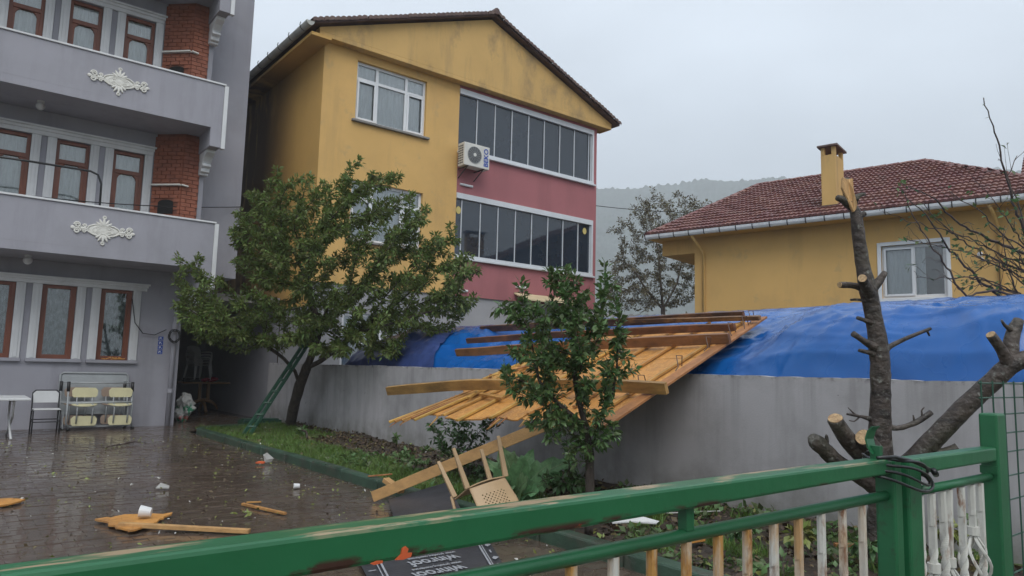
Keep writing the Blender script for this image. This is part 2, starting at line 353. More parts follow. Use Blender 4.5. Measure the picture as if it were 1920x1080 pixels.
def link(name, me, material, parent=None, smooth=False, bevel=0.0, matrix=None):
    if material is not None and not me.materials: me.materials.append(material)
    if smooth:
        me.polygons.foreach_set("use_smooth", [True] * len(me.polygons))
    o = bpy.data.objects.new(name, me); COL.objects.link(o)
    if matrix is not None: o.matrix_basis = matrix
    if parent is not None:
        o.parent = parent
        if parent.type == 'EMPTY': o.matrix_parent_inverse = Matrix.Translation(-V(parent.location))
        elif "origin" in parent: o.matrix_parent_inverse = Matrix.Translation(-V(parent.location))
    if bevel:
        md = o.modifiers.new("bevel", 'BEVEL'); md.width = bevel; md.segments = 2; md.limit_method = 'ANGLE'
        md.harden_normals = False
    return o

def thing(name, label, cat, loc, group=None):
    o = bpy.data.objects.new(name, None); COL.objects.link(o); o.location = loc
    o.empty_display_size = 0.2
    o["label"], o["category"] = label, cat
    if group: o["group"] = group
    return o
def tag(o, label, cat, group=None):
    """one-mesh thing: labels, and its origin moved to the middle of its base"""
    o["label"], o["category"] = label, cat
    if group: o["group"] = group
    me = o.data; n = len(me.vertices); a = np.empty(n * 3, dtype=np.float32); me.vertices.foreach_get("co", a); a = a.reshape(-1, 3)
    c = np.array([(a[:, 0].min() + a[:, 0].max()) / 2, (a[:, 1].min() + a[:, 1].max()) / 2, a[:, 2].min()])
    me.vertices.foreach_set("co", (a - c).astype(np.float32).ravel()); me.update()
    o.location = V(c.tolist()); o["origin"] = 1
    return o
def struct(o): o["kind"] = "structure"; return o
def stuff(o): o["kind"] = "stuff"; return o

class Frame:
    """facade frame: p(u, z, d) = origin + u along the wall, z up, d outwards"""
    def __init__(s, o, u, n): s.o, s.u, s.n = V(o), V(u).normalized(), V(n).normalized()
    def p(s, u, z, d=0.0): return s.o + s.u * u + V((0, 0, z)) + s.n * d
    def box(s, mb, u0, u1, z0, z1, d0, d1):
        return mb.hexa([s.p(u0, z0, d0), s.p(u1, z0, d0), s.p(u1, z0, d1), s.p(u0, z0, d1), s.p(u0, z1, d0), s.p(u1, z1, d0), s.p(u1, z1, d1), s.p(u0, z1, d1)])
    def wall(s, mb, u0, u1, z0, z1, holes, t=0.2, d=0.0):
        us = sorted({u0, u1, *[h[0] for h in holes], *[h[1] for h in holes]}); zs = sorted({z0, z1, *[h[2] for h in holes], *[h[3] for h in holes]})
        for i in range(len(us) - 1):
            for j in range(len(zs) - 1):
                uc, zc = (us[i] + us[i + 1]) / 2, (zs[j] + zs[j + 1]) / 2
                if any(h[0] < uc < h[1] and h[2] < zc < h[3] for h in holes): continue
                mb.add([s.p(us[i], zs[j], d), s.p(us[i + 1], zs[j], d), s.p(us[i + 1], zs[j + 1], d), s.p(us[i], zs[j + 1], d)], [(0, 1, 2, 3)])
        for h in holes:
            c = [(h[0], h[2]), (h[1], h[2]), (h[1], h[3]), (h[0], h[3])]
            for k in range(4):
                a, b = c[k], c[(k + 1) % 4]
                mb.add([s.p(a[0], a[1], d), s.p(b[0], b[1], d), s.p(b[0], b[1], d - t), s.p(a[0], a[1], d - t)], [(0, 1, 2, 3)])
        return mb
    def curtain(s, u0, u1, z0, z1, d, amp=0.02, per=0.09, name="curtain", material=None, parent=None):
        n = max(8, int((u1 - u0) / per * 4)); mb = MB(); vs = []
        for i in range(n + 1):
            u = u0 + (u1 - u0) * i / n; dd = d + amp * math.sin(i * math.pi / 2 + RN.uniform(-.4, .4)) * RN.uniform(.5, 1)
            vs += [s.p(u, z0, dd), s.p(u, z1, dd * 0.5 + d * 0.5)]
        mb.add(vs, [(2 * i, 2 * i + 2, 2 * i + 3, 2 * i + 1) for i in range(n)])
        return mb.build(name, material or M_CURT, parent, smooth=True, fix=False)

def text_mesh(txt, size, material, parent, matrix, name="lettering", extrude=0.0008, bold=0.0):
    cu = bpy.data.curves.new("txt", 'FONT'); cu.body = txt; cu.size = size; cu.extrude = extrude; cu.offset = bold
    cu.align_x = 'CENTER'; cu.align_y = 'CENTER'; cu.resolution_u = 3
    ob = bpy.data.objects.new("txt", cu); COL.objects.link(ob)
    dg = bpy.context.evaluated_depsgraph_get(); dg.update()
    me = bpy.data.meshes.new_from_object(ob.evaluated_get(dg)); me.name = name
    bpy.data.objects.remove(ob)
    me.materials.clear(); me.transform(matrix)
    return link(name, me, material, parent)

def basis(o, x, y):
    x, y = V(x).normalized(), V(y); z = x.cross(y).normalized(); y = z.cross(x)
    mm = Matrix((x, y, z)).transposed().to_4x4(); mm.translation = V(o); return mm

def leaves(name, P, Dr, smin, smax, material, parent, ratio=0.42, droop=0.25, seed=1):
    """one folded lens of 4 triangles per leaf, grown from point P along direction Dr"""
    g = np.random.default_rng(seed); n = len(P); P = np.asarray(P, float); Dr = np.asarray(Dr, float)
    L = g.uniform(smin, smax, n)[:, None]
    Dr = Dr + g.normal(0, 0.35, (n, 3)); Dr[:, 2] -= droop; Dr /= np.linalg.norm(Dr, axis=1, keepdims=True) + 1e-9
    upr = g.normal(0, 0.55, (n, 3)); upr[:, 2] += 1.0
    S = np.cross(Dr, upr); S /= np.linalg.norm(S, axis=1, keepdims=True) + 1e-9
    Nn = np.cross(S, Dr)
    W = L * ratio * 0.5 * g.uniform(.8, 1.15, (n, 1))
    v0 = P; v1 = P + Dr * L * .45 + S * W + Nn * L * .07; v2 = P + Dr * L - Nn * L * g.uniform(0, .18, (n, 1)); v3 = P + Dr * L * .45 - S * W + Nn * L * .07
    v4 = P + Dr * L * .5
    co = np.stack([v0, v1, v2, v3, v4], 1).reshape(-1, 3)
    base = (np.arange(n) * 5)[:, None]
    tri = np.array([[0, 1, 4], [1, 2, 4], [0, 4, 3], [4, 2, 3]])
    F = (base[:, None, :] + tri[None]).reshape(-1, 3)
    return fastmesh(name, co, F, material, parent)

def fastmesh(name, co, F, material, parent=None, smooth=False):
    me = bpy.data.meshes.new(name); k = F.shape[1]
    me.vertices.add(len(co)); me.vertices.foreach_set("co", np.asarray(co, np.float32).ravel())
    me.loops.add(F.size); me.loops.foreach_set("vertex_index", F.astype(np.int32).ravel())
    me.polygons.add(len(F)); me.polygons.foreach_set("loop_start", (np.arange(len(F)) * k).astype(np.int32))
    me.polygons.foreach_set("loop_total", np.full(len(F), k, np.int32))
    me.update(calc_edges=True); me.validate()
    return link(name, me, material, parent, smooth)

def grow(start, attract, step=0.2, infl=1.2, kill=0.3, iters=140, trop=(0, 0, 0.05), seed=0):
    """space colonisation; start = list of polylines [(points)], first is the trunk, the others begin on it"""
    g = np.random.default_rng(seed)
    nodes, par = [], []
    for pl in start:
        prev = -1
        if nodes: prev = int(np.argmin(np.linalg.norm(np.array(nodes) - np.array(pl[0]), axis=1)))
        for i, p in enumerate(pl):
            if i == 0 and nodes: continue
            nodes.append(np.array(p, float)); par.append(prev); prev = len(nodes) - 1
    A = np.asarray(attract, float); alive = np.ones(len(A), bool)
    nd = np.full(len(A), 1e9); ni = np.zeros(len(A), int)
    done = 0
    for it in range(iters):
        for j in range(done, len(nodes)):
            d = np.linalg.norm(A - nodes[j], axis=1); mk = d < nd; nd[mk] = d[mk]; ni[mk] = j
        done = len(nodes)
        alive &= nd > kill
        act = alive & (nd < infl)
        if not act.any():
            if not alive.any(): break
            j = np.argmin(np.where(alive, nd, 1e9)); act = np.zeros(len(A), bool); act[j] = True
        idx = ni[act]; dv = A[act] - np.array(nodes)[idx]; dv /= np.linalg.norm(dv, axis=1, keepdims=True) + 1e-9
        for u in np.unique(idx):
            d = dv[idx == u].sum(0) + np.array(trop) + g.normal(0, .12, 3)
            l = np.linalg.norm(d)
            if l < 1e-6: continue
            nodes.append(nodes[u] + d / l * step); par.append(int(u))
    return np.array(nodes), np.array(par)

def tree_mesh(nodes, par, r_tip, r_base, expo=2.2, n_big=9, rough=0.05, ntr=0):
    n = len(nodes); kids = [[] for _ in range(n)]
    for i, p in enumerate(par):
        if p >= 0: kids[p].append(i)
    r = np.zeros(n)
    for i in range(n - 1, -1, -1):
        r[i] = r_tip if not kids[i] else (sum(r[k] ** expo for k in kids[i])) ** (1 / expo)
    # children can have lower index than late nodes only upwards: recompute until stable
    for _ in range(3):
        for i in range(n - 1, -1, -1):
            if kids[i]: r[i] = (sum(r[k] ** expo for k in kids[i])) ** (1 / expo)
    r = r_tip + (r - r_tip) * (r_base - r_tip) / max(1e-6, r[0] - r_tip)
    mb = MB(); st = [(0, -1)]
    while st:
        i, p = st.pop(); ch = [] if p < 0 else [p]; ch.append(i); c = i
        while kids[c]:
            ks = sorted(kids[c], key=lambda k: -r[k]); 
            for k in ks[1:]: st.append((k, c))
            c = ks[0]; ch.append(c)
        if len(ch) < 2: continue
        rr = [r[k] for k in ch]
        if p >= 0: rr[0] = rr[1]
        mb.tube([nodes[k] for k in ch], rr, n_big if rr[0] > .05 else (6 if rr[0] > .015 else 4), True, rough)
    return mb, r, kids

def ell(c, rx, n, g, shell=0.35):
    """random points in an ellipsoid, thinned in the core"""
    p = g.normal(0, 1, (n, 3)); p /= np.linalg.norm(p, axis=1, keepdims=True)
    return np.array(c) + p * (g.uniform(shell ** 3, 1, (n, 1)) ** (1 / 3)) * np.array(rx)

# ================================================================== LARGE STRUCTURE
# ---- land, hill, haze
mb = MB(); mb.add([(-2500, -1500, -0.10), (3000, -1500, -0.10), (3000, 4000, -0.10), (-2500, 4000, -0.10)], [(0, 1, 2, 3)])
struct(mb.build("ground", M_LAND))

g = np.random.default_rng(3)
from mathutils import noise as mnoise
# forested ridge about 900 m away
co = []; NA, NR = 560, 110
for j in range(NR):
    rr = 480 + 520 * j / (NR - 1)
    for i in range(NA):
        az = rad(12) + rad(75) * i / (NA - 1)
        t = (j / (NR - 1))
        crest = 248 + 8 * math.sin(az * 7.0 + 0.4) + 8 * mnoise.noise((az * 9, 0.3, 0)) + 12 - 60 * max(0, (az - rad(60))) - 60 * max(0, rad(42) - az)
        h = crest * (t ** 1.25) + 9 * mnoise.noise((math.sin(az) * rr / 60, math.cos(az) * rr / 60, 1)) * t
        h += abs(mnoise.noise((math.sin(az) * rr / 6.5, math.cos(az) * rr / 6.5, 4))) * 8 * min(1, 3 * t)
        co.append((math.sin(az) * rr, math.cos(az) * rr, h - 1))
idx = np.arange(NA * NR).reshape(NR, NA)
F = np.stack([idx[:-1, :-1], idx[:-1, 1:], idx[1:, 1:], idx[1:, :-1]], -1).reshape(-1, 4)
o = fastmesh("hill", np.array(co), F, M_HILL); o["kind"] = "structure"

# ---- yard and bed ground
KX = 4.28        # kerb line, WX = garden wall face
WX = 6.65
mb = MB(); mb.add([(-9, 0.2, -0.005), (KX, 0.2, -0.005), (KX, 18.6, -0.005), (-9, 18.6, -0.005)], [(0, 1, 2, 3)])
mb.add([(4.28, 16.4, -0.0049), (7.0, 16.4, -0.0049), (7.0, 26, -0.0049), (4.28, 26, -0.0049)], [(0, 1, 2, 3)])
yard = struct(mb.build("yard_paving", M_JOINT, fix=False))
# pavers in running bond, the 300 nearest in view single, the others one part
pv = MB(); pv.hexa([(-.099, -.049, -.03), (.099, -.049, -.03), (.099, .049, -.03), (-.099, .049, -.03), (-.0978, -.0478, 0), (.0978, -.0478, 0), (.0978, .0478, 0), (-.0978, .0478, 0)])
pme = pv.mesh("paver"); pme.materials.append(M_PAVEI)
rest = MB(); spots = []
for j in range(int((26 - 1.3) / .1)):
    y = 1.3 + j * .1
    for i in range(-16, 36):
        x = i * .2 + (.1 if j % 2 else 0)
        if y < 17.95 and not (x < KX - .1 or y > 16.55): continue
        if y < 17.95 and x > (KX - .1 if y < 16.6 else 6.55): continue
        if y >= 17.95 and not (4.47 < x < 6.5): continue
        if x < y * 0.02 - 2.4: continue
        spots.append((x, y))
def in_view(x, y):
    q = V((x, y, 0)) - V((0, 0, 1.5)); z = q.dot(fw)
    if z < 1: return 0
    px, py = 960 + 1333 * q.dot(rt2) / z, 540 - 1333 * q.dot(up2) / z
    return z if 0 <= px <= 1000 and py <= 1075 - px * 0.13 else 0
near = sorted([(in_view(x, y), x, y) for x, y in spots if in_view(x, y) > 0])[:300]
nearset = {(x, y) for _, x, y in near}
for x, y in spots:
    dz = RN.uniform(-.004, .003) + 0.006 * mnoise.noise((x * .6, y * .6, 0)); e = (RN.gauss(0, .009), RN.gauss(0, .007), RN.gauss(0, .008))
    mt = Matrix.Translation((x, y, dz)) @ Matrix.Rotation(e[0], 4, 'X') @ Matrix.Rotation(e[1], 4, 'Y') @ Matrix.Rotation(e[2], 4, 'Z')
    if (x, y) in nearset: link("paver", pme, None, yard, matrix=mt)
    else: rest.add([mt @ V(p) for p in pv.v], pv.f[1:])
stuff(rest.build("paver_field", M_PAVE, yard, fix=False))

# bed: soil sheet with humps
co = []; nx, ny = 26, 150
for j in range(ny):
    y = 0.9 + (16.4 - 0.9) * j / (ny - 1)
    for i in range(nx):
        x = KX + .1 + (WX + .05 - KX - .1) * i / (nx - 1)
        z = 0.05 + 0.07 * (i / (nx - 1)) + 0.05 * mnoise.noise((x * 1.3, y * 1.3, 2)) + 0.03 * mnoise.noise((x * 5, y * 5, 5))
        co.append((x, y, z))
BZ = np.array(co).reshape(ny, nx, 3)
idx = np.arange(nx * ny).reshape(ny, nx)
F = np.stack([idx[:-1, :-1], idx[:-1, 1:], idx[1:, 1:], idx[1:, :-1]], -1).reshape(-1, 4)
bed = struct(fastmesh("garden_bed", np.array(co), F, M_SOIL, smooth=True))
def bedz(x, y):
    j = min(ny - 1, max(0, round((y - .9) / 15.5 * (ny - 1)))); i = min(nx - 1, max(0, round((x - KX - .1) / (WX + .05 - KX - .1) * (nx - 1))))
    return float(BZ[j, i, 2])

# kerb of painted concrete blocks, rounded at the far end
kerb = thing("garden_kerb", "dark green painted concrete kerb between the wet paving and the grass bed", "kerb", (KX, 8, 0))
y = 0.9; k = 0
while y < 15.6:
    ln = min(1.0, 15.6 - y); mb = MB(); dz = RN.uniform(-.008, .008)
    mb.box(KX - .02 + RN.uniform(-.008, .008), KX + .13, y, y + ln - .012, -.04, .12 + dz)
    mb.build("kerb_block", M_KERB, kerb, bevel=.02); y += ln; k += 1
arc = [V((KX + .055 + .9 * (1 - math.cos(a)), 15.6 + .85 * math.sin(a), 0)) for a in [rad(d) for d in range(0, 91, 15)]] + [V((WX - .02, 16.45, 0))]
for a, b in zip(arc, arc[1:]):
    mb = MB(); mb.bar(a + V((0, 0, .035)), b + V((0, 0, .035)), .15, .15); mb.build("kerb_block", M_KERB, kerb, bevel=.015)

# ---- garden wall
wall = thing("garden_wall", "long grey rendered garden wall behind the pruned trees", "wall", (WX, 9, 0))
mb = MB(); nseg = 180
top = []
for i in range(nseg + 1):
    y = 0.1 + 18.3 * i / nseg; top.append(1.49 + 0.014 * mnoise.noise((y * 1.7, 0, 0)) + 0.014 * mnoise.noise((y * 9, 0, 0)) - .02 * max(0, mnoise.noise((y * 5, 3, 0)) - .25))
for i in range(nseg):
    y0, y1 = 0.1 + 18.3 * i / nseg, 0.1 + 18.3 * (i + 1) / nseg
    for xx in (WX, WX + .19):
        mb.add([(xx, y0, -.1), (xx, y1, -.1), (xx, y1, top[i + 1]), (xx, y0, top[i])], [(0, 1, 2, 3)])
    mb.add([(WX, y0, top[i]), (WX, y1, top[i + 1]), (WX + .19, y1, top[i + 1]), (WX + .19, y0, top[i])], [(0, 1, 2, 3)])
mb.add([(WX, 18.4, -.1), (WX + .19, 18.4, -.1), (WX + .19, 18.4, top[-1]), (WX, 18.4, top[-1])], [(0, 1, 2, 3)])
mb.build("wall_body", M_WALL, wall)

# ------------------------------------------------------------------ grey apartment house
GY = 18.04
gf = Frame((0, GY, 0), (1, 0, 0), (0, -1, 0))
grey = thing("apartment_house", "grey lavender apartment house with balconies, white window trim and brick fireplaces", "house", (0, GY + 3, 0))
cols = [(2.66, 3.30), (1.56, 2.20), (0.46, 1.10), (-0.64, 0.0)]
FL = 3.24
holes0 = [(a, b, 1.47, 3.05) for a, b in cols]
mb = MB(); gf.wall(mb, -6, 4.37, -.05, 3.55, holes0)
mb.add([(4.37, GY, -.05), (4.37, 26, -.05), (4.37, 26, 3.55), (4.37, GY, 3.55)], [(0, 1, 2, 3)])
mb.add([(-6, GY, -.05), (-6, 28, -.05), (-6, 28, 13.27), (-6, GY, 13.27)], [(0, 1, 2, 3)])
mb.build("ground_floor_wall", M_GREY, grey, fix=False)
mb = MB()
for fl in (1, 2, 3):
    zb, zt = 3.55 + FL * (fl - 1), 3.55 + FL * fl
    gf.wall(mb, -6, 5.55, zb, zt, [(a, b, zb + .98, zb + 2.70) for a, b in cols] if fl < 3 else [])
mb.add([(5.55, GY, 3.55), (5.55, 28, 3.55), (5.55, 28, 13.27), (5.55, GY, 13.27)], [(0, 1, 2, 3)])
mb.add([(4.37, GY, 3.55), (5.55, GY, 3.55), (5.55, 28, 3.55), (4.37, 28, 3.55)], [(0, 1, 2, 3)])
mb.add([(-6, GY, 13.27), (5.55, GY, 13.27), (5.55, 28, 13.27), (-6, 28, 13.27)], [(0, 1, 2, 3)])
mb.build("upper_wall", M_GREY, grey, fix=False)
# passage beside the house: slab added above to darken it, and closing wall
mb = MB(); mb.box(4.38, 6.86, 18.45, 26, 3.02, 3.2); mb.build("added_passage_slab", M_CONC, grey)
mb = MB(); mb.box(4.38, 6.86, 25.0, 25.2, -.05, 3.02); mb.build("passage_end_wall", M_GREYD, grey)

def brown_window(z0, z1, u0, u1, style):
    w = MB()
    gf.box(w, u0, u0 + .07, z0, z1, -.17, -.07); gf.box(w, u1 - .07, u1, z0, z1, -.17, -.07)
    gf.box(w, u0 + .07, u1 - .07, z0, z0 + .09, -.17, -.07); gf.box(w, u0 + .07, u1 - .07, z1 - .07, z1, -.17, -.07)
    if style == "upper":
        zt = z1 - .52
        gf.box(w, u0 + .07, u1 - .07, zt, zt + .09, -.175, -.06)
        for uu, sg in ((u0 + .07, 1), (u1 - .07, -1)):      # curved upper corners of the sash
            c = [(uu, zt), (uu + sg * .14, zt), (uu + sg * .085, zt - .05), (uu + sg * .055, zt - .12), (uu + sg * .05, z0 + .1), (uu, z0 + .1)]
            w.prism([gf.p(a, b, -.155) for a, b in c], gf.n * .07)
    else:
        gf.box(w, u0 + .07, u0 + .11, z0 + .09, z1 - .07, -.165, -.085); gf.box(w, u1 - .11, u1 - .07, z0 + .09, z1 - .07, -.165, -.085)
    wo = w.build("window", M_BROWN, grey, bevel=.004)
    p = MB(); gf.box(p, u0 + .06, u1 - .06, z0 + .08, z1 - .06, -.13, -.125); p.build("pane", M_GLASSC if style == "upper" else M_GLASS, wo)
    gf.curtain(u0 + .02, u1 - .02, z0, z1, -.165 if style == "upper" else -.22, .02, .08, "curtain", M_CURT if style == "upper" else M_CURTD, wo)
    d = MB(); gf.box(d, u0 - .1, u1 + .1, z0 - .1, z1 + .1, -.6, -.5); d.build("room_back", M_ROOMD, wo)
    return wo
def trim(zs, z0, z1, zl0, zl1, uend, cs, cornice=True):
    for a, b in cs:
        for u0, u1 in ((a - .17, a - .0), (b + .0, b + .17)):
            p = MB(); gf.box(p, u0, u1, z0, z1, 0, .035); gf.box(p, u0 + .05, u1 - .05, z0 + .02, z1, .035, .05); p.build("pilaster", M_WHITE, grey, bevel=.006)
    l = MB(); gf.box(l, -6, uend, zl0, zl1, 0, .05); gf.box(l, -6, uend + .02, zl0 + (zl1 - zl0) * .45, zl1, .05, .08); gf.box(l, -6, uend + .05, zl1 - .045, zl1, .08, .12)
    l.build("window_cornice", M_WHITE, grey, bevel=.006)
for a, b in cols:
    brown_window(1.47, 3.05, a, b, "ground")
    s_ = MB(); gf.box(s_, a - .19, b + .19, 1.40, 1.468, -.02, .09); s_.build("window_sill", M_GREY, grey, bevel=.008)
trim(0, 1.47, 3.05, 3.052, 3.22, 3.58, cols)
for fl in (1, 2):
    zb = 3.55 + FL * (fl - 1)
    for a, b in cols: brown_window(zb + .98, zb + 2.70, a, b, "upper")
    trim(0, zb + .5, zb + 2.70, zb + 2.702, zb + 2.9, 3.47, cols)

# balconies
BYF = 16.6
def balcony(fl):
    zs = 3.55 + FL * (fl - 1)             # soffit
    b = MB(); b.box(-6, 4.33, BYF + .0, GY - .001, zs, zs + .18); b.box(-6, 4.57, BYF, BYF + .14, zs + .18, zs + 1.04); b.box(4.43, 4.57, BYF + .14, GY - .001, zs + .18, zs + 1.04)
    b.box(4.33, 4.57, BYF, GY - .001, zs - .43, zs + .18)
    bo = b.build("balcony", M_GREY, grey, bevel=.006)
    c = MB(); c.box(-6, 4.60, BYF - .03, BYF + .17, zs + 1.042, zs + 1.082); c.build("parapet_cap", M_WHITE, bo, bevel=.006)
    c = MB(); c.box(4.572, 4.66, BYF - .02, BYF + .1, zs - .45, zs + 1.04); c.build("corner_trim", M_WHITE, bo, bevel=.006)
    # stepped console under the cantilever beam
    c = MB()
    prof = [(GY - .002, zs - .432), (GY - .62, zs - .432), (GY - .60, zs - .50), (GY - .44, zs - .56), (GY - .33, zs - .66), (GY - .30, zs - .70), (GY - .34, zs - .72), (GY - .34, zs - .76), (GY - .26, zs - .80), (GY - .24, zs - .88), (GY - .16, zs - .90), (GY - .15, zs - .94), (GY - .002, zs - .94)]
    c.prism([(4.36, yy - (.52 if yy < GY - .01 else .521), zz) for yy, zz in prof], (.19, 0, 0)); c.build("console", M_WHITE, bo, bevel=.004)
    return bo, zs
bals = {}
for fl in (1, 2, 3): bals[fl] = balcony(fl)

def ornament(bo, cx, cz):
    """symmetric scrollwork relief: beads, leaves and rings on a pointed oval"""
    f = Frame((cx, BYF, cz), (1, 0, 0), (0, -1, 0)); m_ = MB()
    def lens(u, z, l, w, ang, h=.03):
        ca, sa = math.cos(ang), math.sin(ang); pts = []
        n = 12
        for k in range(n):
            t = 2 * math.pi * k / n; a, b_ = l * .5 * math.cos(t), w * .5 * math.sin(t) * (1 - .25 * math.cos(t))
            pts.append((u + a * ca - b_ * sa, z + a * sa + b_ * ca))
        vs = [f.p(a, b_, 0) for a, b_ in pts] + [f.p(u + (a - u) * .78, z + (b_ - z) * .78, h) for a, b_ in pts] + [f.p(u, z, h * 1.25)]
        fs = [(k, (k + 1) % n, n + (k + 1) % n, n + k) for k in range(n)] + [(n + k, n + (k + 1) % n, 2 * n) for k in range(n)]
        m_.add(vs, fs)
    def ring(u, z, r, tr, sx=1, sz=1, n=14):
        m_.tube([f.p(u + sx * r * math.cos(2 * math.pi * k / n), z + sz * r * math.sin(2 * math.pi * k / n), .014) for k in range(n + 1)], tr, 6)
    def scroll(u, z, r, s, tr=.013):
        m_.tube([f.p(u + s * r * (1 - k / 22) * math.cos(k * .55), z + r * (1 - k / 22) * math.sin(k * .55), .02) for k in range(18)], tr, 6)
    lens(0, 0, .62, .24, 0, .018); ring(0, 0, .3, .016, 1, .42); ring(0, 0, .2, .012, 1, .4); ring(0, 0, .07, .012)
    for s in (-1, 1):
        for k, (an, ln) in enumerate(((90, .22), (62, .17), (38, .15), (118, .17), (142, .15))):
            a = rad(an) if s > 0 else rad(-an); lens(.11 * math.cos(a) * 1.0, .15 * math.sin(a) + s * .03, ln, .055, a)
        ring(0, s * .27, .028, .014)
        lens(s * .35, 0, .16, .06, 0); scroll(s * .34, .055, .04, s); scroll(s * .34, -.055, .04, -s)
        scroll(s * .47, .06, .062, s, .017); scroll(s * .47, -.06, .062, -s, .017); lens(s * .54, 0, .1, .08, 0); ring(s * .41, 0, .035, .012)
        scroll(s * .1, .05, .045, -s, .01); scroll(s * .1, -.05, .045, s, .01)
    m_.build("scroll_ornament", M_ORN, bo, smooth=False)
ornament(bals[2][0], 2.43, 7.33); ornament(bals[1][0], 2.39, 4.12)

# corner fireplaces of brick on the two balconies in view, bricks one by one
bk = MB(); bk.hexa([(-.108, -.012, -.041), (.108, -.012, -.041), (.108, .012, -.041), (-.108, .012, -.041), (-.108, -.012, .041), (.108, -.012, .041), (.108, .012, .041), (-.108, .012, .041)])
bme = bk.mesh("brick"); bme.materials.append(M_BRICK)
for fl in (1, 2):
    zs = 3.55 + FL * (fl - 1); zb, zt = zs + .18, zs + FL - .001
    A, B, C_, D_ = V((3.5, GY - .02)), V((4.02, GY - .54)), V((4.42, GY - .54)), V((4.42, GY - .02))
    core = MB(); ins = .02
    core.prism([(3.53, GY - .03, zb), (4.028, GY - .525, zb), (4.39, GY - .525, zb), (4.39, GY - .02, zb), (3.53, GY - .02, zb)], (0, 0, zt - zb))
    pier = MB(); pier.box(4.395, 4.50, GY - .52, GY - .001, zb, zt - .43); pier.build("balcony_pier", M_GREY, grey, bevel=.006)
    fo = core.build("brick_fireplace", M_MORTAR, grey)
    dl = (B - A).length; dv = (B - A) / dl
    row = 0; z = zs + 1.0
    while z < zt - .05:
        for seg, (P0, L_, dvv) in enumerate(((A, dl, dv), (B, .37, V((1, 0))))):
            off = -.11 if row % 2 else 0.0
            u = off
            while u < L_ - .02:
                a0, a1 = max(u, 0), min(u + .215, L_)
                if a1 - a0 > .04:
                    c = P0 + dvv * ((a0 + a1) / 2)
                    inmouth = seg == 0 and abs((a0 + a1) / 2 - .38) < .2 and zs + 1.28 < z < zs + 1.68
                    if not inmouth:
                        mt = Matrix.Translation((c.x, c.y, z)) @ Matrix.Rotation(math.atan2(dvv.y, dvv.x), 4, 'Z') @ Matrix.Rotation(RN.gauss(0, .006), 4, 'Z') @ Matrix.Diagonal(((a1 - a0 - .009) / .216, 1, 1, 1))
                        link("brick", bme, None, fo, matrix=mt)
                u += .225
        z += .0925; row += 1
    # oven mouth with arched top, mantel shelf
    cm = A + dv * .38; nrm = V((dv.y, -dv.x, 0)); dv3 = V((dv.x, dv.y, 0))
    pts = [(-.19, 0), (.19, 0), (.19, .27)] + [(.19 * math.cos(t), .27 + .07 * math.sin(t)) for t in [rad(d) for d in (30, 60, 90, 120, 150)]] + [(-.19, .27)]
    mo = MB(); mo.prism([V((cm.x, cm.y, zs + 1.32)) + dv3 * a + V((0, 0, b)) + nrm * .014 for a, b in pts], nrm * .004); mo.build("oven_mouth", M_OVEN, fo)  # flat near-black plate stands in for the open hollow
    sh = MB(); sh.bar(V((A.x, A.y, zs + 2.0)) + nrm * .04 + dv3 * .02, V((B.x, B.y, zs + 2.0)) + nrm * .05, .10, .035); sh.bar(V((B.x - .02, B.y - .05, zs + 2.0)), V((B.x + .13, B.y - .05, zs + 1.98)), .09, .03)
    sh.build("mantel_shelf", M_ORN, fo, bevel=.004)

# soffit lamps, downpipe, house number plates
for x, y, z in ((1.15, 17.35, 6.79), (1.20, 17.3, 3.55)):
    l = MB(); l.tube([(x, y, z), (x, y, z - .04)], .07, 14); l.build("lamp_base", M_WHITE, grey)
    l = MB(); l.ball((x, y, z - .11), .085, 14, 9); l.build("lamp_globe", M_LAMP, grey, smooth=True)
p = MB(); p.tube([(4.22, 17.96, 0), (4.22, 17.96, 2.3), (4.25, 17.96, 2.75), (4.32, 17.96, 3.1)], .055, 12); p.build("downpipe", M_GREY, grey, smooth=True)
for z in (.75, 1.9, 2.7):
    p = MB(); p.tube([(4.22, 17.96, z), (4.22, 17.96, z + .09)], .066, 12); p.build("pipe_collar", M_GREY, grey)
for k in range(4):
    z = 1.995 - k * .105
    pl = MB(); gf.box(pl, 3.905, 4.01, z - .045, z + .045, 0, .008); po = pl.build("number_plate", M_BLUE, grey)
    pm = MB(); gf.box(pm, 3.93, 3.942, z - .025, z + .03, .008, .0095); gf.box(pm, 3.955, 3.967, z - .005, z + .03, .008, .0095); gf.box(pm, 3.93, 3.967, z + .008, z + .018, .0096, .0104)
    gf.box(pm, 3.975, 3.985, z - .028, z - .006, .008, .0095); pm.build("plate_mark", M_PVC, po)

# ------------------------------------------------------------------ yellow and pink house
YY = 16.5
yf = Frame((0, YY, 0), (1, 0, 0), (0, -1, 0))
XL, XP, XR = 6.88, 11.02, 16.62
yh = thing("gabled_house", "tall yellow and pink house with weathered gable and glazed balconies", "house", (11.7, 20, 0))
gap = [(XP + .001, XR - .16, 4.60, 6.44), (XP + .001, XR - .16, 7.68, 9.52)]
wins = [(7.80, 9.92, 7.80, 9.40), (7.80, 9.92, 4.66, 6.22)]
mb = MB(); yf.wall(mb, XL, XP, 3.5, 9.62, wins, .16); mb.build("yellow_front_wall", M_YEL, yh, fix=False)
mb = MB(); yf.wall(mb, XP, XR, 3.5, 9.62, gap, .3); mb.add([(XR, YY, 3.5), (XR, 25, 3.5), (XR, 25, 9.62), (XR, YY, 9.62)], [(0, 1, 2, 3)]); mb.build("pink_front_wall", M_PINK, yh, fix=False)
mb = MB(); mb.add([(XL, YY, 2.9), (XL, 25, 2.9), (XL, 25, 9.9), (XL, YY, 9.9)], [(0, 1, 2, 3)]); mb.add([(XL, 25, 0), (XR, 25, 0), (XR, 25, 9.7), (XL, 25, 9.7)], [(0, 1, 2, 3)]); mb.build("yellow_side_wall", M_YELS, yh, fix=False)
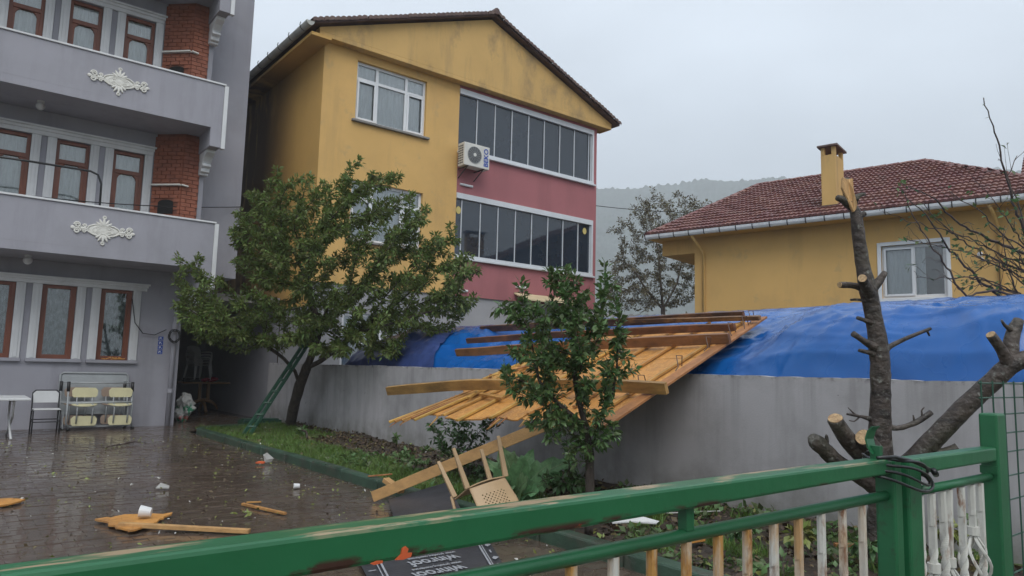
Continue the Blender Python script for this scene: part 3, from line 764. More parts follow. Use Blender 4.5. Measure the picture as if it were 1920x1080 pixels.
mb = MB(); yf.wall(mb, XL, XR, -.1, 3.5, [(7.75, 8.9, 1.2, 2.8), (9.0, 9.9, .3, 2.8)], .12, -.05); mb.add([(XL, YY, 3.5), (XR, YY, 3.5), (XR, YY + .06, 3.499), (XL, YY + .06, 3.499)], [(0, 1, 2, 3)])
mb.build("ground_floor_wall", M_GROUNDF, yh, fix=False)
mb = MB(); mb.add([(XL + .0, YY + .05, -.1), (XL + .0, 18.4, -.1), (XL + .0, 18.4, 2.9), (XL + .0, YY + .05, 2.9)], [(0, 1, 2, 3)]); mb.build("side_base_wall", M_GROUNDF, yh, fix=False)
mb = MB(); mb.add([(XL - .02, 18.4, -.1), (XL - .02, 25, -.1), (XL - .02, 25, 2.95), (XL - .02, 18.4, 2.95)], [(0, 1, 2, 3)]); mb.build("passage_wall", M_GREYD, yh, fix=False)
# overhanging band, gable and roof
GYF = 16.24
mb = MB(); mb.box(6.62, 17.05, GYF, YY + .3, 9.62, 9.74); mb.build("gable_ledge", M_YELG, yh, bevel=.01)
mb = MB(); mb.prism([(6.62, GYF + .001, 9.741), (17.05, GYF + .001, 9.741), (17.05, GYF + .001, 9.82), (11.9, GYF + .001, 11.80), (6.62, GYF + .001, 9.82)], (0, .25, 0)); mb.build("gable_wall", M_YELG, yh)
AP, EL_, ER_ = V((11.9, 0, 11.86)), V((6.35, 0, 9.76)), V((17.25, 0, 9.76))
for a, b in ((AP, EL_), (ER_, AP)):
    r_ = MB(); n_ = V((-(b - a).z, 0, (b - a).x)); n_ = n_ if n_.z > 0 else -n_; n_.normalize()
    r_.prism([a + V((0, 16.06, 0)), b + V((0, 16.06, 0)), b + V((0, 25.3, 0)), a + V((0, 25.3, 0))], n_ * .07)
    ro = r_.build("roof_slope", M_TILED, yh)
    # verge tiles with scalloped edges
    L_ = (b - a).length; d_ = (b - a) / L_; n = int(L_ / .3)
    tl = MB()
    pr = [(x_, .03 * abs(math.sin(x_ / .15 * math.pi))) for x_ in [i * .0375 for i in range(9)]]
    tl.add([(q, 0, h + .03) for q, h in pr] + [(q, .8, h + .03) for q, h in pr] + [(q, 0, -.06 + h) for q, h in pr], [(i, i + 1, 10 + i, 9 + i) for i in range(8)] + [(18 + i, 19 + i, i + 1, i) for i in range(8)])
    tme = tl.mesh("verge_tile", False); tme.materials.append(M_TILED)
    for k in range(n):
        for rw in range(2):
            q = a + d_ * (k * L_ / n) + n_ * (.075 + RN.uniform(-.01, .012)) + V((0, 16.0 + rw * .72 + RN.uniform(-.015, .015), rw * .002))
            mt = basis(q, d_, (0, 1, 0)) if d_.x > 0 else basis(q + d_ * .3, -d_, (0, 1, 0))
            link("verge_tile", tme, None, ro, matrix=mt)
rd = MB(); rd.tube([(11.9, 15.98, 11.97), (11.9, 25.3, 11.97)], .1, 8); rd.build("ridge_cap", M_TILED, yh)
# eaves on the left: soffit and gutter with brackets
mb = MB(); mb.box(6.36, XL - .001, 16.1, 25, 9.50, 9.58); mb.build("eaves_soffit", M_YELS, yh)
gt = MB(); pr = [(6.18 + .1 * (1 - math.cos(t)), 9.78 - .11 * math.sin(t)) for t in [rad(d) for d in range(0, 181, 20)]]
gt.add([(x_, 16.0, z_) for x_, z_ in pr] + [(x_, 25, z_) for x_, z_ in pr], [(i, i + 1, 11 + i, 10 + i) for i in range(9)]); gt.add([(x_, 16.0, z_) for x_, z_ in pr], [tuple(range(10))])
gto = gt.build("gutter", M_GUTOLD, yh, fix=False)
for k in range(11):
    y = 16.4 + k * .75; b_ = MB(); b_.tube([(6.17 + .11 * (1 - math.cos(t)) - .004, y, 9.80 - .125 * math.sin(t)) for t in [rad(d) for d in range(-30, 181, 30)]], .012, 4); b_.build("gutter_bracket", M_DARKMET, gto)
mb = MB(); mb.box(15.55, 15.75, 16.5, 16.8, 10.3, 10.72); mb.box(15.5, 15.95, 16.45, 16.85, 10.72, 10.8); mb.build("roof_vent", M_DARKMET, yh)

def pvc_window(f, root, u0, u1, z0, z1, mull, tran, sashes, depth=-.12, cur=True, name="window"):
    w = MB(); t = .07; d0, d1 = depth - .05, depth + .03
    f.box(w, u0, u0 + t, z0, z1, d0, d1); f.box(w, u1 - t, u1, z0, z1, d0, d1); f.box(w, u0 + t, u1 - t, z0, z0 + t, d0, d1); f.box(w, u0 + t, u1 - t, z1 - t, z1, d0, d1)
    for m_ in mull: f.box(w, m_ - .04, m_ + .04, z0 + t, z1 - t, d0, d1)
    if tran: 
        ed = [u0 + t] + [x for m_ in mull for x in (m_ - .04, m_ + .04)] + [u1 - t]
        for a, b in zip(ed[::2], ed[1::2]): f.box(w, a, b, tran - .04, tran + .04, d0, d1)
    for a, b, c, d in sashes:
        e = .05
        f.box(w, a, a + e, c, d, d1, d1 + .025); f.box(w, b - e, b, c, d, d1, d1 + .025); f.box(w, a + e, b - e, c, c + e, d1, d1 + .025); f.box(w, a + e, b - e, d - e, d, d1, d1 + .025)
    wo = w.build(name, M_PVC, root, bevel=.005)
    ed = [u0 + t] + [x for m_ in mull for x in (m_ - .04, m_ + .04)] + [u1 - t]
    zz = [z0 + t, tran - .04, tran + .04, z1 - t] if tran else [z0 + t, z1 - t]
    for a, b in zip(ed[::2], ed[1::2]):
        for c, d in zip(zz[::2], zz[1::2]):
            p = MB(); f.box(p, a, b, c, d, depth - .012, depth - .006); p.build("pane", M_GLASSC, wo)
    if cur: f.curtain(u0 + .04, u1 - .04, z0, z1, depth - .075, .022, .12, "curtain", M_CURT, wo)
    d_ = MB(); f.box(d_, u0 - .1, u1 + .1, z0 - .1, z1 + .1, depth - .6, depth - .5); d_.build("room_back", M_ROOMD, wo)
    return wo
for (a, b, c, d) in wins:
    pvc_window(yf, yh, a, b, c, d, [8.43, 9.32], d - .45, [(a + .06, 8.40, c + .06, d - .48), (9.35, b - .06, c + .06, d - .48)])
    s_ = MB(); yf.box(s_, a - .1, b + .1, c - .06, c - .002, -.1, .09); s_.build("window_sill", M_CONC, yh, bevel=.008)
pvc_window(yf, yh, 7.75, 8.9, 1.2, 2.8, [8.32], None, [], -.12); pvc_window(yf, yh, 9.0, 9.9, .3, 2.8, [], 2.2, [], -.12, name="door")

# glazed balconies: sliding tinted panes with light profiles
for (a, b, c, d), first in zip(gap, (.22, .66)):
    fr = MB(); yf.box(fr, a, b, c - .02, c + .07, -.10, .05); yf.box(fr, a, b, d - .16, d - .001, -.10, .04); yf.box(fr, b - .07, b, c + .07, d - .16, -.10, .04)
    fo = fr.build("balcony_glazing", M_ALU, yh, bevel=.006)
    u = a + .01; k = 0
    while u < b - .1:
        w_ = first if k == 0 else .655
        e = min(u + w_, b - .075)
        dd = -.05 + .012 * (k % 2)
        p = MB(); yf.box(p, u + .008, e - .012, c + .075, d - .165, dd - .006, dd)
        # each sliding pane sits a hair out of plane
        tw = RN.uniform(-.012, .012); p.v = [(x, y + (x - u) * tw, z) for x, y, z in p.v]
        p.build("pane", M_TINT, fo)
        q = MB(); yf.box(q, e - .028, e - .004, c + .08, d - .17, dd + .001, dd + .03); q.build("pane_profile", M_ALU, fo)
        u = e; k += 1
    s_ = MB(); yf.box(s_, a - .02, b + .05, c - .075, c - .022, -.02, .10); s_.build("sill_strip", M_ALU, fo, bevel=.006)
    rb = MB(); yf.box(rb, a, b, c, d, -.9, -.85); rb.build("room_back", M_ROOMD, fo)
    if c < 5:
        for uu, zz in ((a + .11, 5.95), (b - .33, 6.05)):
            k_ = MB(); n = 18; cc = [yf.p(uu + .085 * math.cos(2 * math.pi * i / n), zz + .11 * math.sin(2 * math.pi * i / n), -.03) for i in range(n)]; k_.prism(cc, yf.n * .002); k_.build("round_sticker", M_YDISC, fo)
# drain stubs and small awning
for u, z in ((11.12, 6.70), (11.06, 3.66), (13.25, 3.95)):
    d_ = MB(); d_.tube([yf.p(u, z, .02), yf.p(u + .42, z - .01, .05)], .035, 8); d_.build("drain_stub", M_PVC, yh)
aw = MB(); aw.prism([yf.p(13.2, 3.72, .0), yf.p(15.4, 3.72, .0), yf.p(15.4, 3.50, .55), yf.p(13.2, 3.50, .55)], (0, 0, .05)); aw.build("small_awning", M_CREAM, yh, bevel=.01)

# ------------------------------------------------------------------ right-hand yellow house
RD = V((-.21, .978, 0)).normalized(); RNv = V((RD.y, -RD.x, 0))
RK, RE = 17.97, 17.45
rp = lambda s, k, z: RD * s + RNv * k + V((0, 0, z))
rf = Frame(RNv * RK, RD, -RNv)
rh = thing("tiled_house", "low yellow house with red clay tile roof, square chimney and white gutter", "house", rp(4, 22, 0))
mb = MB(); rf.wall(mb, .3, 8.33, -.1, 5.2, [(2.42, 3.72, 3.31, 4.53)], .14)
mb.add([rp(8.33, RK, -.1), rp(8.33, RK + 10, -.1), rp(8.33, RK + 10, 5.2), rp(8.33, RK, 5.2)], [(0, 1, 2, 3)]); mb.add([rp(.3, RK, -.1), rp(.3, RK + 10, -.1), rp(.3, RK + 10, 5.2), rp(.3, RK, 5.2)], [(0, 1, 2, 3)])
mb.build("wall", M_YEL, rh, fix=False)
mb = MB(); rf.box(mb, 8.332, 9.3, 4.76, 5.2, -4, -.002); mb.build("porch_beam", M_YEL, rh)
mb = MB(); mb.prism([rp(.0, RE + .08, 5.17), rp(9.5, RE + .08, 5.17), rp(9.5, RK + 10, 5.17), rp(.0, RK + 10, 5.17)], (0, 0, .06)); mb.build("eaves_soffit", M_YEL, rh)
fr_ = MB()   # projecting surround
for a, b, c, d in ((2.34, 2.42, 3.24, 4.61), (3.72, 3.80, 3.24, 4.61), (2.42, 3.72, 4.53, 4.61), (2.42, 3.72, 3.24, 3.31)): rf.box(fr_, a, b, c, d, -.02, .03)
fr_.build("window_surround", M_PVC, rh, bevel=.006)
pvc_window(rf, rh, 2.42, 3.72, 3.31, 4.53, [3.08], None, [(3.06, 3.68, 3.36, 4.48)], -.1, cur=False)
rf.curtain(2.85, 3.70, 3.33, 4.5, -.17, .022, .1, "curtain", M_CURT, rh)
# roof: main slope with tiles, hips and ridge
tp = math.tan(rad(24)); zE = 5.31
rz = lambda k: zE + tp * (k - RE)
KR = 23.0
E1, E2, G1, G2 = rp(9.5, RE, zE), rp(.05, RE, zE), rp(8.4, KR, rz(KR)), rp(3.5, KR, rz(KR))
E3, E4 = rp(9.5, 28.5, zE), rp(.05, 28.5, zE)
deck = MB(); dn = V((0, 0, -.04))
for pl in ((E2, E1, G1, G2), (E1, E3, G1), (E4, E2, G2), (E3, E4, G2, G1)): deck.prism([p_ + dn for p_ in pl], (0, 0, -.05))
roof = deck.build("roof", M_TILED, rh)
tl = MB(); TW, TLn = .24, .40
pr = [(i * TW / 8, .022 * abs(math.sin(i / 4 * math.pi)) ** 0.8) for i in range(9)]
tl.add([(q, 0, h) for q, h in pr] + [(q, TLn, h) for q, h in pr] + [(q, .012, h - .062) for q, h in pr], [(i, i + 1, 10 + i, 9 + i) for i in range(8)] + [(18 + i, 19 + i, i + 1, i) for i in range(8)])
tme = tl.mesh("roof_tile", False); tme.materials.append(M_TILE)
def tile_slope(P0, U, Wd, inside, cnt):
    """lay tiles with U along the eave and Wd up the slope; inside(u, w) says whether a tile fits"""
    out = []
    nn = U.cross(Wd).normalized(); rows = 20
    for r_ in range(rows):
        w_ = r_ * .345
        for c_ in range(60):
            u_ = c_ * TW + (.0 if r_ % 2 else .0)
            if inside(u_ + TW / 2, w_ + .17):
                q = P0 + U * u_ + Wd * w_ + nn * (.045 + RN.uniform(-.006, .008))
                out.append((u_, w_, basis(q, U + Wd * RN.gauss(0, .012), Wd - nn * (.125 + RN.gauss(0, .008)))))
    return out
U_ = -RD; Wd = (RNv * math.cos(rad(24)) + V((0, 0, math.sin(rad(24))))).normalized()
SL = (KR - RE) / math.cos(rad(24))
tiles = tile_slope(E1, U_, Wd, lambda u, w: w < SL and u > 1.1 * w / SL and u < 9.45 - 3.45 * w / SL, 0)
rest = MB()
def visw(t): q = t[2].translation - V((0, 0, 1.5)); return q.dot(fw)
tiles.sort(key=visw)
for i, t in enumerate(tiles):
    if i < 300: link("roof_tile", tme, None, roof, matrix=t[2])
    else: rest.add([t[2] @ V(p_) for p_ in tl.v], tl.f)
# right hip slope, seen past the hip line
U2 = RNv; W2 = ((G2 - E2) - U2 * (G2 - E2).dot(U2)).normalized(); S2 = ((G2 - E2) - U2 * (G2 - E2).dot(U2)).length
for t in tile_slope(E2 + V((0, 0, 0)), U2, W2, lambda u, w: w < S2 and u > 5.55 * w / S2 and u < 11 - 5.5 * w / S2, 0): rest.add([t[2] @ V(p_) for p_ in tl.v], tl.f)
stuff(rest.build("far_roof_tiles", M_TILE, roof, fix=False))
def cap_line(a, b, n):
    for k in range(n):
        p0, p1 = a.lerp(b, k / n), a.lerp(b, (k + 1.12) / n); c = MB(); sd = (p1 - p0).cross(V((0, 0, 1))).normalized(); uu = sd.cross((p1 - p0).normalized())
        ring = lambda p_, r_: [p_ + sd * math.cos(t) * r_ + uu * math.sin(t) * r_ * .8 - uu * .02 for t in [rad(d) for d in range(-10, 191, 25)]]
        r0, r1 = ring(p0, .115), ring(p1, .095); m_ = len(r0)
        c.add(r0 + r1, [(i, i + 1, m_ + i + 1, m_ + i) for i in range(m_ - 1)] + [tuple(range(m_))]); c.build("ridge_tile", M_TILE, roof, smooth=False)
cap_line(G2, G1, 14); cap_line(E1, G1, 15); cap_line(E2, G2, 18)
# lower wing roof behind on the right
wing = MB()
W1, W2_, W3, W4 = rp(1.5, 25, 7.0), rp(-7, 25, 7.0), rp(-7, 29, 9.15), rp(1.2, 29, 9.15)
wing.prism([W1, W2_, W3, W4], (0, 0, -.1)); wing.build("wing_roof", M_TILE, rh)
wt = MB(); Wdw = (RNv * 4 + V((0, 0, 2.15))).normalized()
for t in tile_slope(rp(1.5, 25, 7.02), -RD, Wdw, lambda u, w: w < 4.5 and u < 8.4, 0): wt.add([t[2] @ V(p_) for p_ in tl.v], tl.f)
stuff(wt.build("wing_tiles", M_TILE, rh, fix=False))
mb = MB(); mb.prism([rp(1.2, 25.2, 0), rp(-7, 25.2, 0), rp(-7, 29, 0), rp(1.2, 29, 0)], (0, 0, 6.9)); mb.build("wing_wall", M_YEL, rh)
# gutter in lengths with dark straps
for k in range(22):
    s0, s1 = .05 + k * .43, .05 + (k + 1) * .43 - .016
    q = MB(); rr = [(RE - .12 + .07 * (1 - math.cos(t)), 5.27 - .12 * math.sin(t)) for t in [rad(d) for d in range(0, 181, 30)]]
    q.add([rp(s0, k_, z_) for k_, z_ in rr] + [rp(s1, k_, z_) for k_, z_ in rr], [(i, i + 1, 8 + i, 7 + i) for i in range(6)]); go = q.build("gutter_length", M_GUT, rh, fix=False)
    q = MB(); q.prism([rp(s1 + .001, k_ - .008, z_ - .008) for k_, z_ in rr], RD * .02); q.build("gutter_strap", M_DARKMET, go)
p = MB(); p.tube([rp(8.18, RE, 5.14), rp(8.12, RE + .12, 5.0), rp(8.05, RK - .05, 4.72), rp(8.05, RK - .05, 0)], .036, 10); p.build("downpipe", M_YEL, rh, smooth=True)
p = MB(); p.tube([rp(1.55, RE, 5.14), rp(1.5, RE + .12, 5.0), rp(1.45, RK - .05, 4.72), rp(1.45, RK - .05, 0)], .036, 10); p.build("downpipe", M_YEL, rh, smooth=True)
p = MB(); p.tube([rp(1.75, RK, 4.06), rp(1.75, RK - .22, 4.06)], .03, 8); p.ball(rp(1.78, RK - .2, 4.16), .055, 10, 6); p.build("flue_stub", M_GUT, rh)
# chimney with open head and stone cap
cs0, cs1, ck0, ck1 = 4.72, 5.06, 18.2, 18.95
ch = MB()
for a, b, c, d in ((cs0, cs1, ck0, ck1),): ch.prism([rp(a, c, 5.3), rp(b, c, 5.3), rp(b, d, 5.3), rp(a, d, 5.3)], (0, 0, 1.68))
for a, c in ((cs0, ck0), (cs1 - .09, ck0), (cs0, ck1 - .12), (cs1 - .09, ck1 - .12)): ch.prism([rp(a, c, 6.979), rp(a + .09, c, 6.979), rp(a + .09, c + .12, 6.979), rp(a, c + .12, 6.979)], (0, 0, .20))
cho = ch.build("chimney", M_YELG, rh, bevel=.008)
cp = MB(); cc = [rp(cs0 - .07, ck0 - .07, 7.18), rp(cs1 + .07, ck0 - .07, 7.18), rp(cs1 + .07, ck1 + .07, 7.18), rp(cs0 - .07, ck1 + .07, 7.18)]
cp.prism(cc, (0, 0, .05)); cp.build("chimney_cap", M_TILED, cho, bevel=.006)
fl_ = MB(); fl_.prism([rp(cs0 - .08, ck0 - .1, 5.5), rp(cs1 + .08, ck0 - .1, 5.5), rp(cs1 + .08, ck0 - .005, 5.5), rp(cs0 - .08, ck0 - .005, 5.5)], (0, 0, .19)); fl_.build("chimney_flashing", M_TILED, cho)

# small corrugated shed roof glimpsed behind the tarp
sh = MB(); n = 60; a, b = V((14.2, 14.9, 3.05)), V((17.6, 11.6, 3.05)); d_ = (b - a) / n; bk_ = V((.7, .7, .12))
vs = []
for i in range(n + 1):
    h = .03 * math.sin(i * math.pi / 1.5); vs += [a + d_ * i + V((0, 0, h)), a + d_ * i + bk_ * 2 + V((0, 0, h))]
sh.add(vs, [(2 * i, 2 * i + 2, 2 * i + 3, 2 * i + 1) for i in range(n)])
shed = thing("lean_to_shed", "corrugated lean-to roof peeking out above the blue tarp beside the small leafy tree", "shed", (15.9, 13.2, 0))
sh.build("corrugated_roof", M_CONC, shed, fix=False)
w_ = MB(); w_.prism([a + V((.1, .1, -3.05)), b + V((.1, .1, -3.05)), b + V((.14, .14, -3.05)), a + V((.14, .14, -3.05))], (0, 0, 2.98)); w_.build("shed_wall", M_GROUNDF, shed)

# ================================================================== OBJECTS
CAMP = V((0, 0, 1.5))
def ray(px, py): return fw + rt2 * ((px - 960) / 1333) - up2 * ((py - 540) / 1333)
def at(px, py, dep): return CAMP + ray(px, py) * dep
def at_z(px, py, z): d = ray(px, py); return CAMP + d * ((z - 1.5) / d.z)
def at_y(px, py, y): d = ray(px, py); return CAMP + d * (y / d.y)

# ---- blue tarpaulin over whatever is stacked behind the wall
secA = [(6.88, .9), (6.92, 1.42), (7.15, 1.60), (7.6, 1.78), (8.1, 1.98), (8.6, 2.20), (9.0, 2.36), (9.35, 2.45), (9.8, 2.46), (10.6, 2.40), (11.2, 2.2), (11.4, 1.0), (11.5, .0)]
secB = [(6.88, .9), (6.93, 1.44), (7.02, 1.74), (7.22, 1.98), (7.50, 2.15), (7.9, 2.27), (8.4, 2.35), (9.0, 2.41), (9.6, 2.44), (10.6, 2.40), (11.2, 2.2), (11.4, 1.0), (11.5, .0)]
def smooth01(a, b, x): t = max(0, min(1, (x - a) / (b - a))); return t * t * (3 - 2 * t)
def secz(t, w_):
    t = t * (len(secA) - 1); i = min(int(t), len(secA) - 2); f = t - i
    a = [secA[i][k] + (secA[i + 1][k] - secA[i][k]) * f for k in (0, 1)]; b = [secB[i][k] + (secB[i + 1][k] - secB[i][k]) * f for k in (0, 1)]
    return a[0] + (b[0] - a[0]) * w_, a[1] + (b[1] - a[1]) * w_
rg = lambda a_, b_, s_: (1 - min(1, 2.6 * abs(mnoise.noise((a_, b_, s_))))) ** 4
def tarp_point(t, y):
    x, z = secz(t, smooth01(5.2, 3.9, y) + .8 * smooth01(10.0, 11.5, y))
    x = 6.88 + (x - 6.88) * (1 - .50 * smooth01(9.5, 14.5, y))
    hump = smooth01(1.5, 2.1, y); fall = 1 - .05 * smooth01(9.3, 12.5, y) - .20 * smooth01(12.5, 14.6, y) - .45 * smooth01(14.3, 15.3, y)
    z2 = .9 + (z - .9) * (.35 + .65 * hump) * fall if z > .9 else z
    tens = 1 - abs(2 * t - 1)
    fold = mnoise.noise((y * .7 + x * .9, x * 1.8 - y * .5, 1)) * .03 + abs(mnoise.noise((y * 2.4 + x * 2.6, x * 5.5 - y * 2.2, 7))) * .02
    crease = rg(y * 1.3 + .8 * x, 3.1 + x * .5 - y * .3, 0) * .045 + rg(y * 1.1 - 1.6 * x, x * .7 + y * .4, 5) * .040 + rg(y * 2.6 + x * 2.2, x * 1.1 - y * .9, 9) * .022 + rg(y * 4.0 - x * 1.5, x * 2.0 + y * .5, 12) * .016 + rg(y * .6 + x * 3.0, x * 3.2 - y * .25, 15) * .025
    k = (fold + crease) * min(1, tens * 1.6) * (.22 + .5 * smooth01(2.45, 2.15, z))
    return V((x - k * .55 * (t < .35) + .02 * mnoise.noise((y * 3, z * 4, 2)), y + .04 * mnoise.noise((x * 3, y * 2, 8)), z2 + k))
co = []; nu, nv = 340, 150
for j in range(nu):
    for i in range(nv): co.append(tuple(tarp_point(i / (nv - 1), 1.55 + 13.75 * j / (nu - 1))))
idx = np.arange(nu * nv).reshape(nu, nv)
F = np.stack([idx[:-1, :-1], idx[:-1, 1:], idx[1:, 1:], idx[1:, :-1]], -1).reshape(-1, 4)
o = fastmesh("tarpaulin", np.array(co), F, M_TARP, smooth=True)
tag(o, "large wrinkled blue tarpaulin spread over a heap behind the garden wall", "tarpaulin")
# smoky plastic sheet draped over its left end
co = []; nu, nv = 60, 40
for j in range(nu):
    for i in range(nv):
        u, v = j / (nu - 1), i / (nv - 1); y = 10.9 + 3.6 * u + .5 * v * (1 - u)
        p_ = tarp_point(.085 + (.30 + .10 * math.sin(3 * u)) * v, y)
        co.append((p_.x - .03, p_.y, p_.z + .03 + .03 * abs(mnoise.noise((y * 2.2 + p_.x * 5, p_.x * 3.5, 3)))))
idx = np.arange(nu * nv).reshape(nu, nv)
F = np.stack([idx[:-1, :-1], idx[:-1, 1:], idx[1:, 1:], idx[1:, :-1]], -1).reshape(-1, 4)
o = fastmesh("plastic_sheet", np.array(co), F, M_TARPD, smooth=True)
tag(o, "dark smoky plastic sheet draped over the left end of the blue tarp", "plastic sheet")

# ---- torn-off roof section lying over the wall
PB = V((5.01, 4.76, .99)); PA_ = V((-.36, 3.11, -.13)).normalized(); PU = V((3.29, .41, 1.2)); PU = (PU - PA_ * PU.dot(PA_)).normalized(); PN = PU.cross(PA_).normalized()
if PN.z < 0: PN = -PN
pp = lambda a, b, h=0.0: PB + PA_ * a + PU * b + PN * h
roofp = thing("torn_roof_section", "torn-off roof section of orange board and battens hanging over the garden wall", "roof debris", (5.0, 6.3, .86))
def jag(p0, p1, n, amp): return [(p0[0] + (p1[0] - p0[0]) * k / n + RN.uniform(-amp, amp), p0[1] + (p1[1] - p0[1]) * k / n + RN.uniform(-amp, amp)) for k in range(1, n)]
def board(corners, amps):
    out = []
    for k, c in enumerate(corners):
        out.append(c); out += jag(c, corners[(k + 1) % len(corners)], 12 if amps[k] else 1, amps[k])
    b = MB(); b.prism([pp(a, bb, RN.uniform(-.001, .001)) for a, bb in out], PN * .016); b.build("roof_board", M_OSB, roofp)
board([(.02, -.10), (1.20, .06), (1.22, 2.0), (.02, 2.0)], (.06, 0, 0, 0))
board([(1.235, .02), (2.42, .0), (2.43, 1.95), (1.235, 2.02)], (.06, .0, 0, 0))
board([(2.445, .10), (3.12, .02), (3.02, .7), (3.12, 1.3), (3.05, 1.9), (2.445, 1.95)], (.04, .05, .06, .05, 0, 0))
board([(.02, 2.015), (1.22, 2.015), (1.22, 3.5), (.02, 3.52)], (0, 0, .03, 0))
board([(1.235, 2.03), (2.43, 1.97), (2.42, 3.45), (1.235, 3.5)], (0, 0, .04, 0))
board([(2.445, 1.97), (3.05, 1.92), (2.9, 2.6), (3.0, 3.3), (2.445, 3.4)], (0, .06, .06, .04, 0))
for a, b0, b1, da in ((.26, -.02, 3.45, .05), (.70, .35, 3.5, -.03), (1.16, .12, 3.4, .06), (1.62, .0, 3.45, -.04), (2.06, -.12, 3.4, .10), (2.46, .02, 1.9, .25), (2.80, -.16, 1.5, .35), (2.94, -.22, 1.3, .45), (3.06, -.28, 1.2, .45), (3.14, -.33, 1.0, .40), (3.22, -.36, 1.05, .5), (2.62, 1.9, 3.3, .1)):
    bt = MB(); h = .036 + RN.uniform(0, .006); bt.bar(pp(a - .04 * (a > 2.9) , b0 + .10 * (a > 2.9), h), pp(a - da, b1, h + RN.uniform(0, .02)), .042, .028, PN); bt.build("batten", M_BATTEN, roofp, bevel=.003)
eb = MB(); eb.bar(pp(.0, -.12, .038), pp(.02, 3.6, .038), .14, .026, PN); eb.build("edge_board", M_BATTEN, roofp, bevel=.003)
for a0, b0, a1, b1 in ((2.5, .5, 2.75, 1.4), (2.95, 1.2, 2.75, 2.2), (2.65, 1.7, 3.05, 2.5), (1.9, .5, 2.4, .62)):
    bt = MB(); bt.bar(pp(a0, b0, .075), pp(a1, b1, .085), .045, .03, PN); bt.build("loose_batten", M_BATTEN, roofp, bevel=.003)
# splintered shards and torn batten ends
gg = random.Random(17)
for k in range(16):
    a, b_ = gg.uniform(2.2, 3.25), gg.uniform(.75, 2.5); l_, w_ = gg.uniform(.12, .42), gg.uniform(.04, .12); an = gg.uniform(0, 6.28); h = gg.uniform(.03, .09)
    q = MB(); ca, sa = math.cos(an), math.sin(an); pts = [(0, -w_ / 2), (l_ * .5, -w_ * .6), (l_ * gg.uniform(.8, 1), -w_ * .1), (l_, w_ * .1), (l_ * .6, w_ * .45), (0, w_ / 2), (-l_ * .15, 0)]
    q.prism([pp(a + u * ca - v * sa, b_ + u * sa + v * ca, h + u * gg.uniform(.1, .35)) for u, v in pts], PN * .012); q.build("splinter_shard", M_OSB if k % 2 else M_BATTEN, roofp)
for k in range(18):
    a = gg.uniform(.1, 3.3); b_ = -.12 - .1 * (a > 2.6) + gg.uniform(-.05, .12); l_ = gg.uniform(.08, .2)
    q = MB(); q.bar(pp(a, b_ + .1, .03), pp(a + gg.uniform(-.05, .05), b_ - l_ * .6, .03 - gg.uniform(0, .05)), .022, .014, PN, .004, .004); q.build("splinter", M_BATTEN, roofp)
def on_panel(px, py, h): d = ray(px, py); n_ = PN; c = n_.dot(PB) + h; return CAMP + d * ((c - n_.dot(CAMP)) / n_.dot(d))
for (x0, y0), (x1, y1), w, bow in (((902, 617), (1395, 591), .12, .0), ((876, 639), (1378, 613), .10, .02), ((856, 661), (1368, 634), .13, .01), ((727, 733), (1250, 728), .13, .07), ((1130, 604), (1425, 596), .06, .0)):
    a, b = on_panel(x0, y0, .115), on_panel(x1, y1, .115); r_ = MB(); n = 10
    sd = (b - a).cross(PN).normalized()
    vs, fs = [], []
    for k in range(n + 1):
        t = k / n; c = a.lerp(b, t) + PN * (bow * 4 * t * (1 - t) + .012 * mnoise.noise((t * 4, x0, 0))); hw = w / 2 * (1 if 0 < k < n else .92)
        for sx, sz in ((-.028, -hw), (.028, -hw), (.028, hw), (-.028, hw)): vs.append(c + sd * sx + PN * sz)
    for k in range(n):
        for q in range(4): fs.append((4 * k + q, 4 * k + (q + 1) % 4, 4 * k + 4 + (q + 1) % 4, 4 * k + 4 + q))
    fs += [(3, 2, 1, 0), (4 * n, 4 * n + 1, 4 * n + 2, 4 * n + 3)]
    r_.add(vs, fs); r_.build("rafter", M_RAFTER, roofp, bevel=.004)
for a, b in ((.06, 2.9), (.12, 2.3), (.03, 3.2), (.1, 1.6), (.06, 3.45), (.16, .95)):
    c = pp(a, b, .05); w_ = MB(); k_ = RN.uniform(-.06, .06)
    w_.tube([c, c + PN * .12 + PA_ * k_, c + PN * .15 - PU * .08 + PA_ * (k_ + .02), c + PN * .05 - PU * .17 + PA_ * (k_ - .03), c + PN * .02 - PU * .22 - PA_ * .05], .006, 5); w_.build("bent_wire", M_WIRE, roofp)
# long plank propped from the paving up to the roof section
p0 = V((3.86, 7.22, .06)); p1 = V((4.93, 5.33, 1.02))
pk = MB(); pk.bar(p0, p1, .035, .115, V((0, 0, 1))); o = pk.build("propped_plank", M_PLANK, bevel=.003)
tag(o, "long pale plank propped from the paving up under the torn roof section", "plank")
bl = MB(); bl.bar((4.12, 7.05, .12), (4.05, 7.3, .22), .09, .05); o = bl.build("wood_block", M_PLANK, bevel=.004)
tag(o, "small split wood block lying against the foot of the propped plank", "wood scrap")
# black bitumen-faced board under the plank
pts = [at_z(728, 940, .05), at_z(838, 907, .22), at_z(868, 965, .16), at_z(742, 985, .04)]
b = MB(); b.prism(pts, (0, 0, .018)); o = b.build("bitumen_board", M_MEMB, bevel=.003); o["origin"] = 0
tag(o, "plain black bitumen-faced board lying beside the upturned beige chair", "board")

